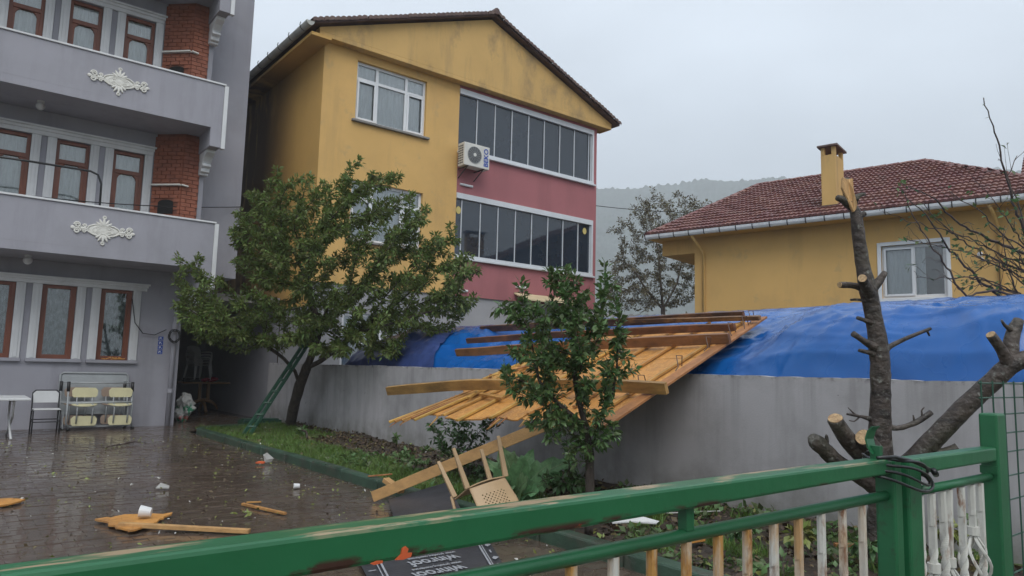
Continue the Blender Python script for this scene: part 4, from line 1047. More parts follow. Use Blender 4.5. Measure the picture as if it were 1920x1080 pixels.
# printed roofing membrane on the paving
mem = thing("roofing_membrane", "black printed roofing membrane sheet lying flat on the paving beyond the gate", "membrane", at_z(810, 1060, .02))
mc = [at_z(690, 1082, .024), at_z(905, 1012, .024), at_z(945, 1075, .024), at_z(690, 1135, .024)]
mc = [at_z(668, 1042, .03), at_z(912, 1006, .03), at_z(968, 1098, .03), at_z(722, 1150, .03)]
n = 14; vs = []
for j in range(n + 1):
    for i in range(n + 1):
        q = mc[0].lerp(mc[1], i / n).lerp(mc[3].lerp(mc[2], i / n), j / n); vs.append(q + V((0, 0, .006 * mnoise.noise((q.x * 3, q.y * 3, 0)))))
b = MB(); b.add(vs, [(j * (n + 1) + i, j * (n + 1) + i + 1, (j + 1) * (n + 1) + i + 1, (j + 1) * (n + 1) + i) for j in range(n) for i in range(n)]); b.build("sheet", M_MEMB, mem, fix=False)
# stacked print, upside down from the gate
xd = (at_z(700, 1072, 0) - at_z(880, 1042, 0)).normalized()
yd = (at_z(800, 1150, 0) - at_z(770, 1040, 0)).normalized()
for px, py, tx, sz in ((800, 1028, "water proofing membrane", .046), (806, 1039, "winroof", .135), (810, 1051, "water proofing membrane", .040), (815, 1060, "winroof", .135), (820, 1071, "water proofing membrane", .040), (825, 1081, "winroof", .135), (832, 1093, "water proofing membrane", .040), (840, 1106, "winroof", .135)):
    q = at_z(px, py, .0); mt = basis(V((q.x, q.y, .0385)), xd, yd) @ Matrix.Diagonal((1, 1.5, 1, 1))
    text_mesh(tx, sz, M_PRINT, mem, mt, bold=.0025 if tx == "winroof" else .0008)
for e, (c0, c1) in enumerate(((mc[1].lerp(mc[0], .085), mc[2].lerp(mc[3], .085)), (mc[1].lerp(mc[0], .105), mc[2].lerp(mc[3], .105)), (mc[0].lerp(mc[1], .1), mc[3].lerp(mc[2], .1)), (mc[0].lerp(mc[1], .13), mc[3].lerp(mc[2], .13)))):
    s_ = MB(); s_.bar(c0 + V((0, 0, .008)), c1 + V((0, 0, .008)), .016 if e % 2 else .008, .0015); s_.build("printed_stripe", M_PRINT, mem)
for k in range(7):
    c = mc[1].lerp(mc[2], .08 + k * .14).lerp(mc[0].lerp(mc[3], .08 + k * .14), .045); d_ = (mc[2] - mc[1]).normalized(); e_ = (mc[0] - mc[1]).normalized()
    a = MB(); z_ = V((0, 0, .009))
    pts = [c + e_ * .02, c + d_ * .05 + e_ * .0, c + d_ * .0 - e_ * .045, c - d_ * .05] if k % 2 else [c - e_ * .008 - d_ * .04, c + e_ * .008 - d_ * .04, c + e_ * .008 + d_ * .04, c - e_ * .008 + d_ * .04]
    a.prism([p_ + z_ for p_ in pts], (0, 0, .0015)); a.build("printed_arrow", M_PRINT, mem)
    c = mc[0].lerp(mc[3], .08 + k * .14).lerp(mc[1].lerp(mc[2], .08 + k * .14), .05)
    a = MB(); a.prism([p_ + z_ for p_ in (c - e_ * .03 - d_ * .007, c + e_ * .03 - d_ * .007, c + e_ * .03 + d_ * .007, c - e_ * .03 + d_ * .007)], (0, 0, .0015)); a.build("printed_dash", M_PRINT, mem)

# ---- monobloc chairs
def monobloc(name, label, loc, material, mtx, group=None, holes=True):
    """plastic chair: legs, seat, back, arms; mtx places the chair frame (x right, y front, z up)"""
    t = thing(name, label, "chair", loc, group)
    def part(nm, mb_, sm=False): mb_.v = [tuple(mtx @ V(p_)) for p_ in mb_.v]; return mb_.build(nm, material, t, smooth=sm, bevel=0.004 if not sm else 0)
    n = 10; s_ = MB(); vs = []
    for j in range(n + 1):
        for i in range(n + 1):
            x, y = -.22 + .44 * i / n, -.21 + .43 * j / n
            vs.append((x * (1 + .08 * j / n), y, .43 + .02 * (i / n * 2 - 1) ** 2 - .025 * (1 - j / n) + .0))
    m_ = len(vs); vs += [(a, b_, c - .012) for a, b_, c in vs]; q = lambda j, i: j * (n + 1) + i
    fs = []
    for j in range(n):
        for i in range(n):
            f = (q(j, i), q(j, i + 1), q(j + 1, i + 1), q(j + 1, i)); fs += [f, tuple(m_ + k for k in f[::-1])]
    for k in range(n): fs += [(q(0, k), m_ + q(0, k), m_ + q(0, k + 1), q(0, k + 1)), (q(n, k), q(n, k + 1), m_ + q(n, k + 1), m_ + q(n, k)), (q(k, 0), q(k + 1, 0), m_ + q(k + 1, 0), m_ + q(k, 0)), (q(k, n), m_ + q(k, n), m_ + q(k + 1, n), q(k + 1, n))]
    part("seat", s_.add(vs, fs), True)
    for sx in (-1, 1):
        for sy, y0, y1 in ((1, .20, .25), (-1, -.20, -.27)):
            l = MB(); l.bar((sx * .225, y0, .42), (sx * .265, y1, 0), .055, .04, (0, 1, 0), .035, .028); part("leg", l)
        a = MB(); a.tube([(sx * .25, .22, .40), (sx * .262, .21, .52), (sx * .268, .18, .63), (sx * .268, .08, .655), (sx * .26, -.10, .65), (sx * .235, -.24, .64)], [.018, .018, .02, .024, .024, .018], 8); part("armrest", a, True)
    # back: outer frame and pierced panel built as a lattice of small cells
    b_ = MB(); N1, N2 = 20, 20
    P_ = lambda u, v: V(((u - .5) * (.42 + .04 * v - .10 * max(0, v - .75) * 4 * abs(u - .5)), -.20 - .13 * v + .035 * (1 - (2 * u - 1) ** 2) * -1, .43 + .40 * v - .06 * (abs(2 * u - 1) ** 3) * v))
    hole = lambda i, j: holes and 4 <= i <= N1 - 5 and 5 <= j <= N2 - 4 and (i + j) % 2 == 0
    vs, fs = [], []
    th = V((0, -.012, 0))
    for j in range(N2 + 1):
        for i in range(N1 + 1): vs += [P_(i / N1, j / N2), P_(i / N1, j / N2) + th]
    w = lambda j, i: 2 * (j * (N1 + 1) + i)
    for j in range(N2):
        for i in range(N1):
            c = (w(j, i), w(j, i + 1), w(j + 1, i + 1), w(j + 1, i))
            if hole(i, j):
                # leave the middle of the cell open: ring of four quads
                ctr = sum((V(vs[k]) for k in c), V()) / 4; o_ = len(vs)
                for k in c: p_ = V(vs[k]).lerp(ctr, .38); vs += [p_, p_ + th]
                for k in range(4):
                    k2 = (k + 1) % 4; fs += [(c[k], c[k2], o_ + 2 * k2, o_ + 2 * k), (o_ + 2 * k, o_ + 2 * k2, o_ + 2 * k2 + 1, o_ + 2 * k + 1), (c[k2] + 1, c[k] + 1, o_ + 2 * k + 1, o_ + 2 * k2 + 1)]
            else: fs += [c, tuple(k + 1 for k in c[::-1])]
    for k in range(N1): fs += [(w(N2, k), w(N2, k + 1), w(N2, k + 1) + 1, w(N2, k) + 1), (w(0, k), w(0, k) + 1, w(0, k + 1) + 1, w(0, k + 1))]
    for k in range(N2): fs += [(w(k, 0), w(k + 1, 0), w(k + 1, 0) + 1, w(k, 0) + 1), (w(k, N1), w(k, N1) + 1, w(k + 1, N1) + 1, w(k + 1, N1))]
    part("backrest", b_.add(vs, fs), True)
    return t
# upturned beige chair by the kale: resting on its back rim and one arm, legs in the air
cpos = at_z(872, 990, .06)
vd = V((fw.x, fw.y, 0)).normalized(); vr = V((rt.x, rt.y, 0))
mtx = Matrix.Translation(cpos + V((0, 0, .70))) @ Matrix.Rotation(rad(-14), 4, vd) @ Matrix.Rotation(rad(28), 4, 'Z') @ Matrix.Rotation(rad(-16), 4, vr) @ Matrix((vr * -1, vd, V((0, 0, -1)))).transposed().to_4x4() @ Matrix.Scale(.85, 4)
monobloc("plastic_chair", "upturned beige plastic chair with legs in the air beside the kale", cpos, M_BEIGE, mtx)

# ---- furniture along the grey house
def folding_table():
    t = thing("folding_table", "white folding table with crossed legs cut by the left edge of the photo", "table", (.75, 16.5, 0))
    o_ = MB(); o_.box(.0, 1.36, 15.75, 17.0, .70, .745); o_.build("table_top", M_WPLA, t, bevel=.012)
    for x in (1.12, .2):
        for y0, y1 in ((15.9, 16.85), (16.85, 15.9)):
            l = MB(); l.tube([(x, y0, .70), (x + (.03 if y0 < 16 else -.03), (y0 + y1) / 2, .36), (x, y1, .03), (x, y1 + (.1 if y1 > y0 else -.1), .02)], .02, 8); l.build("leg", M_WPLA, t, smooth=True)
        b_ = MB(); b_.tube([(x, 15.9, .66), (x, 16.85, .66)], .016, 8); b_.build("crossbar", M_WPLA, t)
folding_table()
def black_chair():
    t = thing("tube_chair", "white chair on a black tube frame beside the folding table", "chair", (1.75, 17.15, 0))
    x0, x1, yb, yf_ = 1.52, 1.98, 17.3, 16.95
    for x in (x0, x1):
        l = MB(); l.tube([(x, yb + .02, 0), (x, yb, .45), (x, yb + .06, .78), (x + (.05 if x == x0 else -.05), yb + .065, .83)], .013, 8); l.build("back_leg", M_BLACKP, t, smooth=True)
        l = MB(); l.tube([(x, yf_ - .03, 0), (x, yf_, .43), (x, yb, .44)], .013, 8); l.build("front_leg", M_BLACKP, t, smooth=True)
    for a, b_ in (((x0, yf_ - .015, .22), (x1, yf_ - .015, .22)), ((x0, yb, .25), (x1, yb, .25)), ((x0, yf_ - .015, .22), (x0, yb, .25)), ((x1, yf_ - .015, .22), (x1, yb, .25)), ((x0 + .05, yb + .065, .83), (x1 - .05, yb + .065, .83))):
        l = MB(); l.tube([a, b_], .010, 6); l.build("stretcher", M_BLACKP, t)
    s_ = MB(); s_.box(x0 + .0, x1 - .0, yf_ - .05, yb - .02, .452, .475); s_.build("seat", M_WPLA, t, bevel=.015)
    s_ = MB(); s_.prism([(x0 + .005 + dx, yb + .04, z) for dx, z in ((0, .58), (.44, .58), (.44, .76), (.39, .815), (.05, .815), (0, .76))], (0, .015, .0)); s_.build("backrest", M_WPLA, t, bevel=.005)
black_chair()
def school_desk(dy, dx, label, cm1, cm2, lean):
    """bench-desk folded flat on its side: frame hoops, seats and seat backs"""
    t = thing("school_bench", label, "school desk", (2.7 + dx, 17.35 + dy, 0), "folded school desks against the grey wall")
    y = 17.42 + dy; x0, x1 = 2.14 + dx, 3.36 + dx
    def T(nm, pts, r_, m_=M_STEEL, n=8): q = MB(); q.tube(pts, r_, n); return q.build(nm, m_, t, smooth=True)
    for x in (x0, x1 - .02):
        T("side_hoop", [(x, y + .05, .98), (x, y, .62), (x - .01, y - .12, .5), (x, y - .02, .16), (x + .05, y - .02, .05)], .018)
        T("rubber_grip", [(x, y + .05, 1.0), (x, y + .03, .80)], .032, M_BLACKP)
        T("rubber_foot", [(x + .05, y - .02, .04), (x + .05, y - .02, .0)], .035, M_BLACKP)
    T("top_rail", [(x0, y + .05, .98), (x1 - .02, y + .05, .98)], .014)
    T("mid_rail", [(x0, y - .06, .56), (x1 - .02, y - .06, .58)], .02)
    T("low_rail", [(x0 + .05, y - .02, .07), (x1 - .05, y - .02, .07)], .014)
    for sx, w_ in ((x0 + .06, .48), (x0 + .74, .46)):
        for nm, zc, yo, m_ in (("seat_back", .78, -.03, cm1), ("hanging_seat", .20, -.17, cm2)):
            h = .10
            pts = [(sx + a, z) for a, z in ((.04, zc - h), (w_ - .04, zc - h), (w_ - .01, zc - h + .035), (w_, zc + h * .4), (w_ - .05, zc + h), (.05, zc + h), (0, zc + h * .4), (.01, zc - h + .035))]
            q = MB(); q.prism([(a, y + yo - lean * z, z) for a, z in pts], (0, .018, 0)); q.build(nm, m_, t, bevel=.004)
        q = MB(); n = 12; q.prism([(sx + w_ / 2 + w_ / 2 * math.cos(rad(180 * k / n)), y - .03 - .26 * math.sin(rad(180 * k / n)), .53 - .03 * math.sin(rad(180 * k / n))) for k in range(n + 1)], (0, 0, .022)); q.build("bench_seat", cm1, t, bevel=.004)
        for bx in (sx + .1, sx + w_ - .1):
            T("strut", [(bx, y - .01, .72), (bx, y - .05, .55), (bx, y - .2, .53), (bx, y - .21, .42), (bx, y - .185, .15)], .014)
    return t
school_desk(.0, .0, "cream plywood school bench desk, the front one against the grey wall", M_CREAMP, M_CREAMP, .0)
school_desk(.30, -.10, "tan plywood school bench desk, behind the cream one against the grey wall", M_TANP, M_TANP, .0)
t = thing("desk_panel", "upright grey steel desk panel leaning on the house wall behind the bench desks", "desk panel", (2.6, 17.85, 0))
q = MB(); q.prism([(2.05, 17.80, .30), (3.30, 17.80, .30), (3.30, 17.97, 1.16), (2.05, 17.97, 1.16)], (0, -.02, .004)); q.build("panel", M_STEEL, t)
q = MB(); q.tube([(2.03, 17.76, .30), (2.03, 17.93, 1.13), (2.08, 17.94, 1.18), (3.27, 17.94, 1.18), (3.32, 17.93, 1.13), (3.32, 17.76, .30)], .022, 8); q.build("panel_frame", M_STEEL, t, smooth=True)
for x in (2.12, 3.24):
    q = MB(); q.tube([(x, 17.73, .32), (x, 17.62, .02)], .018, 8); q.build("leg", M_STEEL, t)

# ---- in the passage: tan table with stacked chairs, crimson cloth, sack
t = thing("pedestal_table", "tan plastic pedestal table in the dark passage", "table", (6.15, 22.2, 0))
q = MB(); q.box(5.5, 6.80, 21.9, 22.65, .84, .89); q.build("table_top", M_BROWNT, t, bevel=.012)
for x in (6.03, 6.27):
    q = MB(); q.bar((x, 22.2, .84), (x, 22.2, .30), .09, .07, (0, 1, 0)); q.build("pedestal_post", M_BROWNT, t, bevel=.01)
q = MB(); arc = [(6.15 + .42 * math.cos(rad(a)), 22.2, .02 + .34 * math.sin(rad(a))) for a in range(10, 171, 16)]
q.tube(arc, [.03, .035, .04, .05, .055, .055, .055, .05, .04, .035, .03], 8); q.build("arched_foot", M_BROWNT, t, smooth=True)
q = MB(); q.tube([(6.15, 21.85, .03), (6.15, 22.0, .22), (6.15, 22.2, .30), (6.15, 22.4, .22), (6.15, 22.55, .03)], .045, 8); q.build("arched_foot", M_BROWNT, t, smooth=True)
for k in range(3):
    mtx = Matrix.Translation((5.95 + k * .02, 22.25 + k * .03, .95 + k * .085)) @ Matrix.Rotation(rad(200), 4, 'Z')
    monobloc("stacked_chair", "white plastic chair stacked on the tan table, %s" % ("lowest of three", "middle of three", "topmost of three")[k], (5.95, 22.25, .95 + k * .085), M_WPLA, mtx, "white chairs stacked in the passage", False)
q = MB(); 
for k in range(9): q.ball((6.25 + RN.uniform(-.2, .2), 22.1 + RN.uniform(-.12, .12), .93 + RN.uniform(0, .05)), RN.uniform(.05, .1), 9, 6, (1.2, 1, .6))
o = q.build("cloth_heap", M_REDC, smooth=True, fix=False); tag(o, "crumpled crimson cloth heaped on the tan table", "cloth")
bx = MB(); bx.box(5.55, 5.98, 22.0, 22.4, .892, .95); bx.box(5.58, 5.95, 22.03, 22.37, .951, 1.0); o = bx.build("dark_crate", M_BLACKP, bevel=.01); tag(o, "low black crate under the stacked white chairs", "crate")
co = []; n1, n2 = 22, 22
for j in range(n1 + 1):
    v_ = j / n1; rr = (.20 * (math.sin(min(1, v_ * 1.6 + .25) * math.pi / 2)) * (1 - .55 * smooth01(.55, 1, v_)))
    for i in range(n2):
        a = 2 * math.pi * i / n2; k_ = 1 + .75 * mnoise.noise((math.cos(a) * 1.5, math.sin(a) * 1.5, v_ * 3.0)) + .45 * mnoise.noise((math.cos(a) * 4, math.sin(a) * 4, v_ * 7))
        co.append((4.80 + rr * k_ * math.cos(a) + .05 * v_, 18.95 + rr * k_ * math.sin(a), .0 + .68 * v_ * (1 + .18 * mnoise.noise((math.cos(a) * 2, math.sin(a) * 2, 5)))))
q = MB(); q.add(co, [(j * n2 + i, j * n2 + (i + 1) % n2, (j + 1) * n2 + (i + 1) % n2, (j + 1) * n2 + i) for j in range(n1) for i in range(n2)] + [tuple(n1 * n2 + i for i in range(n2))])
o = q.build("woven_sack", M_SACK, smooth=False); tag(o, "crumpled white sack with green print at the passage entrance", "sack")
bx = MB(); bx.box(5.55, 6.45, 16.75, 17.15, 0, .16); bx.box(5.6, 6.4, 16.8, 17.1, .161, .19); o = bx.build("planter_box", M_LADDER, bevel=.012); tag(o, "low dark green planter box against the wall behind the ladder", "planter")

# ---- ladder leaning into the orchard tree
l0, l1 = at_z(462, 815, .08), at(578, 638, 15.15)
t = thing("wooden_ladder", "narrow green painted ladder leaning up into the large leafy tree", "ladder", l0)
ld = (l1 - l0); sdv = V((.95, -.30, 0)).normalized() * .06
for s_ in (-1, 1):
    q = MB(); q.bar(l0 + sdv * s_, l1 + sdv * s_ * .8, .045, .065, (0, 0, 1)); q.build("rail", M_LADDER, t, bevel=.004)
for k in range(8):
    c = l0 + ld * (.08 + k * .12); q = MB(); q.bar(c - sdv * 1.35, c + sdv * 1.35, .06, .035, ld); q.build("rung", M_LADDER, t, bevel=.004)

# hose coil on the downpipe
q = MB(); c = V((4.20, 17.86, 2.06)); pts = []
for k in range(70): a = k * .42; r_ = .12 + .02 * math.sin(k * .7); pts.append(c + V((r_ * math.cos(a), -.01 * math.sin(k * .37) - .0007 * k, r_ * 1.15 * math.sin(a))))
q.tube(pts, .011, 5); o = q.build("hose_coil", M_CABLE, smooth=True); tag(o, "black hose coil hung on the downpipe by the house corner", "hose")
# cables
def cable(name, pts, r_, label):
    q = MB(); q.tube(pts, r_, 5); o_ = q.build(name, M_CABLE, smooth=True); tag(o_, label, "cable"); return o_
def sag(a, b, s_, n=16): return [a.lerp(b, k / n) - V((0, 0, s_ * 4 * (k / n) * (1 - k / n))) for k in range(n + 1)]
cable("service_cable", sag(at_y(-60, 353, 16.45), at_y(452, 388, 18.0), .12), .011, "thin black cable sagging across the lower balcony to the house edge")
cable("overhead_wire", sag(V((16.62, 16.6, 7.0)), V((30, 12.6, 9.2)), .55), .012, "thin overhead wire running from the pink house to the right")
cable("wall_flex", [at_y(248, 560, 17.98), at_y(253, 605, 17.97), at_y(268, 625, 17.97), at_y(290, 628, 17.97), at_y(312, 618, 17.95)], .010, "loose flex hanging between the ground floor window and the downpipe")
t = thing("awning_bracket", "black tube bracket standing on the lower balcony parapet", "bracket", at_y(188, 387, 16.68))
q = MB(); q.tube([at_y(-60, 286, 16.68), at_y(60, 303, 16.68), at_y(170, 321, 16.68), at_y(184, 328, 16.68), at_y(190, 345, 16.68), at_y(187, 388, 16.68)], .022, 8); q.build("bent_tube", M_CABLE, t, smooth=True)
q = MB(); b_ = at_y(187, 387, 16.68); q.box(b_.x - .05, b_.x + .05, b_.y - .05, b_.y + .05, b_.z - .02, b_.z + .01); q.build("base_plate", M_CABLE, t)

# ---- air conditioner
t = thing("air_conditioner", "cream outdoor air conditioner unit on brackets beside the upper glazing", "air conditioner", (11.35, 16.2, 7.1))
q = MB(); q.box(10.92, 11.80, 16.02, 16.34, 7.14, 7.80); q.build("case", M_ACW, t, bevel=.015)
q = MB(); n = 28; cx, cz = 11.27, 7.48
q.prism([(cx + .235 * math.cos(2 * math.pi * k / n), 16.019, cz + .235 * math.sin(2 * math.pi * k / n)) for k in range(n)], (0, -.008, 0)); q.build("fan_opening", M_ACD, t)
q = MB()
for r_ in (.06, .10, .14, .18, .22, .235): q.tube([(cx + r_ * math.cos(2 * math.pi * k / n), 16.004, cz + r_ * math.sin(2 * math.pi * k / n)) for k in range(n + 1)], .0045, 4)
for k in range(16): a = 2 * math.pi * k / 16; q.tube([(cx + .05 * math.cos(a), 16.0, cz + .05 * math.sin(a)), (cx + .235 * math.cos(a + .3), 16.004, cz + .235 * math.sin(a + .3))], .004, 4)
q.build("fan_grille", M_STEEL, t)
q = MB(); q.prism([(cx + .05 * math.cos(2 * math.pi * k / n), 15.998, cz + .05 * math.sin(2 * math.pi * k / n)) for k in range(n)], (0, -.006, 0)); q.build("fan_hub", M_ACW, t)
text_mesh("BEKO", .21, M_BEKO, t, basis((11.68, 16.015, 7.47), (0, 0, 1), (-1, 0, 0)), bold=.006)
for r_ in range(8):
    for c_ in range(3):
        q = MB(); y = 16.08 + c_ * .085; z = 7.2 + r_ * .07; q.box(10.912, 10.9195, y, y + .06, z, z + .035); q.build("side_vent", M_ACD, t)
for x in (11.05, 11.6):
    q = MB(); q.bar((x, 16.0, 7.12), (x, 16.49, 7.12), .03, .03); q.bar((x, 16.05, 7.11), (x, 16.49, 6.86), .02, .02); q.build("bracket", M_DARKMET, t)

# ================================================================== GATE
GTY = 1.05
gate = thing("gate_leaf", "long green gate leaf with white twisted rusty balusters across the foreground", "gate", (1.0, GTY, 0))
q = MB(); ya, yb = GTY - .03, GTY + .032; q.hexa([(-1.6, ya, 1.179), (2.345, ya, 1.205), (2.345, yb, 1.205), (-1.6, yb, 1.179), (-1.6, ya, 1.25), (2.345, ya, 1.25), (2.345, yb, 1.25), (-1.6, yb, 1.25)]); q.build("top_rail", M_GREEN, gate, bevel=.007)
q = MB(); q.tube([(-1.6, GTY, 1.134), (2.35, GTY, 1.134)], .0155, 14); q.build("mid_rail", M_GREENP, gate, smooth=True)
q = MB(); q.box(2.346, 2.403, GTY - .032, GTY + .03, .05, 1.2485); q.build("stile", M_GREENP, gate, bevel=.008)
q = MB(); q.box(-1.6, 2.345, GTY - .025, GTY + .025, .10, .15); q.build("bottom_rail", M_GREENP, gate, bevel=.006)
q = MB(); q.box(1.345, 1.372, GTY - .012, GTY + .012, 1.146, 1.2); q.build("rail_spacer", M_GREENP, gate)
q = MB(); q.box(.395, .43, GTY - .012, GTY + .012, 1.146, 1.2); q.build("rail_spacer", M_GREENP, gate)
def twisted(x, z0, z1, ph=0.0, lean=(0, 0), r_=.0088):
    """square bar twisted along part of its length"""
    q_ = MB(); n = 150; o_ = 0
    for k in range(n + 1):
        t_ = k / n; z = z0 + (z1 - z0) * t_; a = ph * 0 + math.pi / 4 + 34 * min(0, z - (z1 - .13 - .02 * ph))
        tw_ = 1 if z < z1 - .11 else .25
        for c in range(8): an = a + c * math.pi / 4; rr_ = r_ * (1.38 if c % 2 == 0 else 1.38 * (1 - .34 * tw_)); q_.v.append((x + lean[0] * (1 - t_) + rr_ * math.cos(an), GTY + lean[1] * (1 - t_) + rr_ * math.sin(an), z))
    for k in range(n):
        for c in range(8): q_.f.append((8 * k + c, 8 * k + (c + 1) % 8, 8 * k + 8 + (c + 1) % 8, 8 * k + 8 + c))
    return q_
q = MB(); q.box(-1.66, -1.601, GTY - .032, GTY + .03, .05, 1.2485); q.build("stile", M_GREENP, gate, bevel=.008)
for k in range(32):
    x = 2.196 - .1195 * k
    twisted(x, .14, 1.121, RN.uniform(0, 6)).build("baluster", M_BAL, gate)
lat = MB(); lat.bar((2.30, GTY - .0, 1.25), (2.30, GTY, 1.29), .03, .02); lat.build("latch_stub", M_GREENP, gate)
q = MB(); pr = [(0, 0), (.012, .02), (.018, .045), (.010, .07), (-.004, .085)]
q.add([(2.275 + 0.0, GTY + a, 1.265 + b) for a, b in pr] + [(2.325, GTY + a, 1.265 + b) for a, b in pr] + [(2.275, GTY + a + .005, 1.265 + b) for a, b in pr] + [(2.325, GTY + a + .005, 1.265 + b) for a, b in pr],
      [(i, i + 1, 6 + i, 5 + i) for i in range(4)] + [(10 + i, 15 + i, 16 + i, 11 + i) for i in range(4)] + [(i, 10 + i, 11 + i, i + 1) for i in range(4)] + [(5 + i, 6 + i, 16 + i, 15 + i) for i in range(4)] + [(4, 9, 19, 14)][:1])
q.build("latch_plate", M_GREENP, gate)

gate2 = thing("gate_leaf", "short green gate leaf with white balusters between the latch post and the corner post", "gate", (2.85, GTY, 0))
q = MB(); q.box(2.445, 2.545, GTY - .033, GTY + .03, .05, 1.243); q.build("stile", M_GREENP, gate2, bevel=.008)
q = MB(); q.box(2.546, 3.243, GTY - .03, GTY + .028, 1.190, 1.2425); q.build("top_rail", M_GREENP, gate2, bevel=.007)
q = MB(); q.tube([(2.54, GTY, 1.128), (3.24, GTY, 1.128)], .0155, 14); q.build("mid_rail", M_GREENP, gate2, smooth=True)
q = MB(); q.box(2.546, 3.215, GTY - .025, GTY + .025, .10, .15); q.build("bottom_rail", M_GREENP, gate2, bevel=.006)
for x, ln, bas in ((2.60, 0, 0), (2.695, 0, 1), (2.785, .03, 0), (2.845, -.06, 1), (2.955, 0, 0), (3.055, 0, 2), (3.14, 0, 0)):
    if not bas: twisted(x, .14, 1.112, RN.uniform(0, 6), (ln, 0), .0105).build("baluster", M_BAL, gate2)
    else:
        zb = .945 if bas == 2 else .865
        q = twisted(x, zb, 1.112, RN.uniform(0, 6), (ln * .3, 0), .0105); xx = x + ln * .3
        q.tube([(xx, GTY, zb + .015), (xx, GTY, zb - .015)], .021, 10); q.tube([(xx, GTY, zb - .23), (xx, GTY, zb - .26)], .021, 10)
        for c in range(5):
            a0 = c * 2 * math.pi / 5
            q.tube([(xx + .052 * math.sin(math.pi * t_) * math.cos(a0 + 2.2 * t_), GTY + .052 * math.sin(math.pi * t_) * math.sin(a0 + 2.2 * t_), zb - .01 - .22 * t_) for t_ in [i / 10 for i in range(11)]], .0058, 5)
        q2 = twisted(xx, .14, zb - .26, 0, (0, 0), .0105); q.add(q2.v, q2.f); q.build("baluster", M_BAL, gate2)
post = MB(); post.box(3.245, 3.345, GTY - .035, GTY + .03, -.05, 1.372); o = post.build("corner_post", M_GREENP, bevel=.008); tag(o, "square green steel corner post at the right end of the gate", "post")
hc = MB(); hc.box(3.238, 3.2445, GTY - .03, GTY + .03, 1.14, 1.17); o["origin"] = 1
o2 = hc.build("hinge_plate", M_GREENP, gate2)
# black cable lock wound round both stiles
lk = thing("cable_lock", "black cable lock wound round the two gate stiles", "lock", (2.42, GTY, 1.2))
for k in range(4):
    q = MB(); pts = []
    for i in range(37):
        a = 2 * math.pi * i / 36; pts.append((2.42 + (.135 + .012 * k) * math.cos(a) + .02, GTY + (.075 + .008 * (k % 2)) * math.sin(a), 1.228 - .012 * k - .035 * math.cos(a + .4 * k) + .008 * math.sin(3 * a + k)))
    q.tube(pts, .0048, 6); q.build("cable_loop", M_CABLE, lk, smooth=True)
q = MB(); q.tube([(2.22, GTY - .04, 1.262), (2.30, GTY - .055, 1.262), (2.40, GTY - .062, 1.245), (2.50, GTY - .066, 1.218), (2.575, GTY - .05, 1.205)], .0055, 8); q.build("lock_tube", M_CABLE, lk, smooth=True)
q = MB(); q.tube([(2.555, GTY - .065, 1.205), (2.59, GTY - .058, 1.190)], .010, 10); q.build("lock_barrel", M_CABLE, lk, smooth=True)
# welded mesh fence continuing from the corner post
mf = thing("mesh_fence", "thin green welded wire fence behind the corner post at the right edge", "fence", (3.9, GTY + .12, 0))
for k in range(9):
    x = 3.325 + k * .13; q = MB(); q.tube([(x, GTY + .04, 0), (x, GTY + .04, 1.50)], .0035, 5); q.build("wire", M_FENCEW, mf)
for z in (.1, .3, .5, .7, .85, 1.0, 1.1, 1.2, 1.28, 1.36, 1.43, 1.49):
    q = MB(); q.tube([(3.31, GTY + .043, z), (4.45, GTY + .043, z)], .0035, 5); q.build("wire", M_FENCEW, mf)

# ================================================================== TREES AND PLANTS
def lobes(L, g):
    out = []
    for px, py, rx, ry, dep, rd, n in L:
        k = dep / 1333; c = at(px, py, dep); p_ = ell((0, 0, 0), (rx * k, ry * k, rd), n, g)
        out.append(np.array(c)[None] + p_[:, :1] * np.array(rt2)[None] + p_[:, 1:2] * np.array(up2)[None] + p_[:, 2:] * np.array(fw)[None])
    return np.concatenate(out)
def foliage(name, nodes, par, r, kids, rmax, total, smin, smax, material, parent, seed, ratio=.42, droop=.25, spread=.05, keep=None):
    g_ = np.random.default_rng(seed); P, Dd = [], []
    per = total / max(1, sum(1 for i in range(len(nodes)) if r[i] <= rmax and par[i] >= 0)); print(name, len(nodes), per)
    for i in range(len(nodes)):
        if r[i] > rmax or par[i] < 0: continue
        d_ = nodes[i] - nodes[par[i]]; d_ /= np.linalg.norm(d_) + 1e-9
        if keep is not None and not keep(nodes[i]): continue
        for k in range(g_.poisson(per)):
            t = g_.uniform(0, 1); rv = g_.normal(0, 1, 3); rv -= d_ * rv.dot(d_); rv /= np.linalg.norm(rv) + 1e-9
            P.append(nodes[par[i]] + (nodes[i] - nodes[par[i]]) * t + rv * spread * g_.uniform(0, 1)); Dd.append(d_ * .7 + rv * .8)
    return leaves(name, P, Dd, smin, smax, material, parent, ratio, droop, seed)

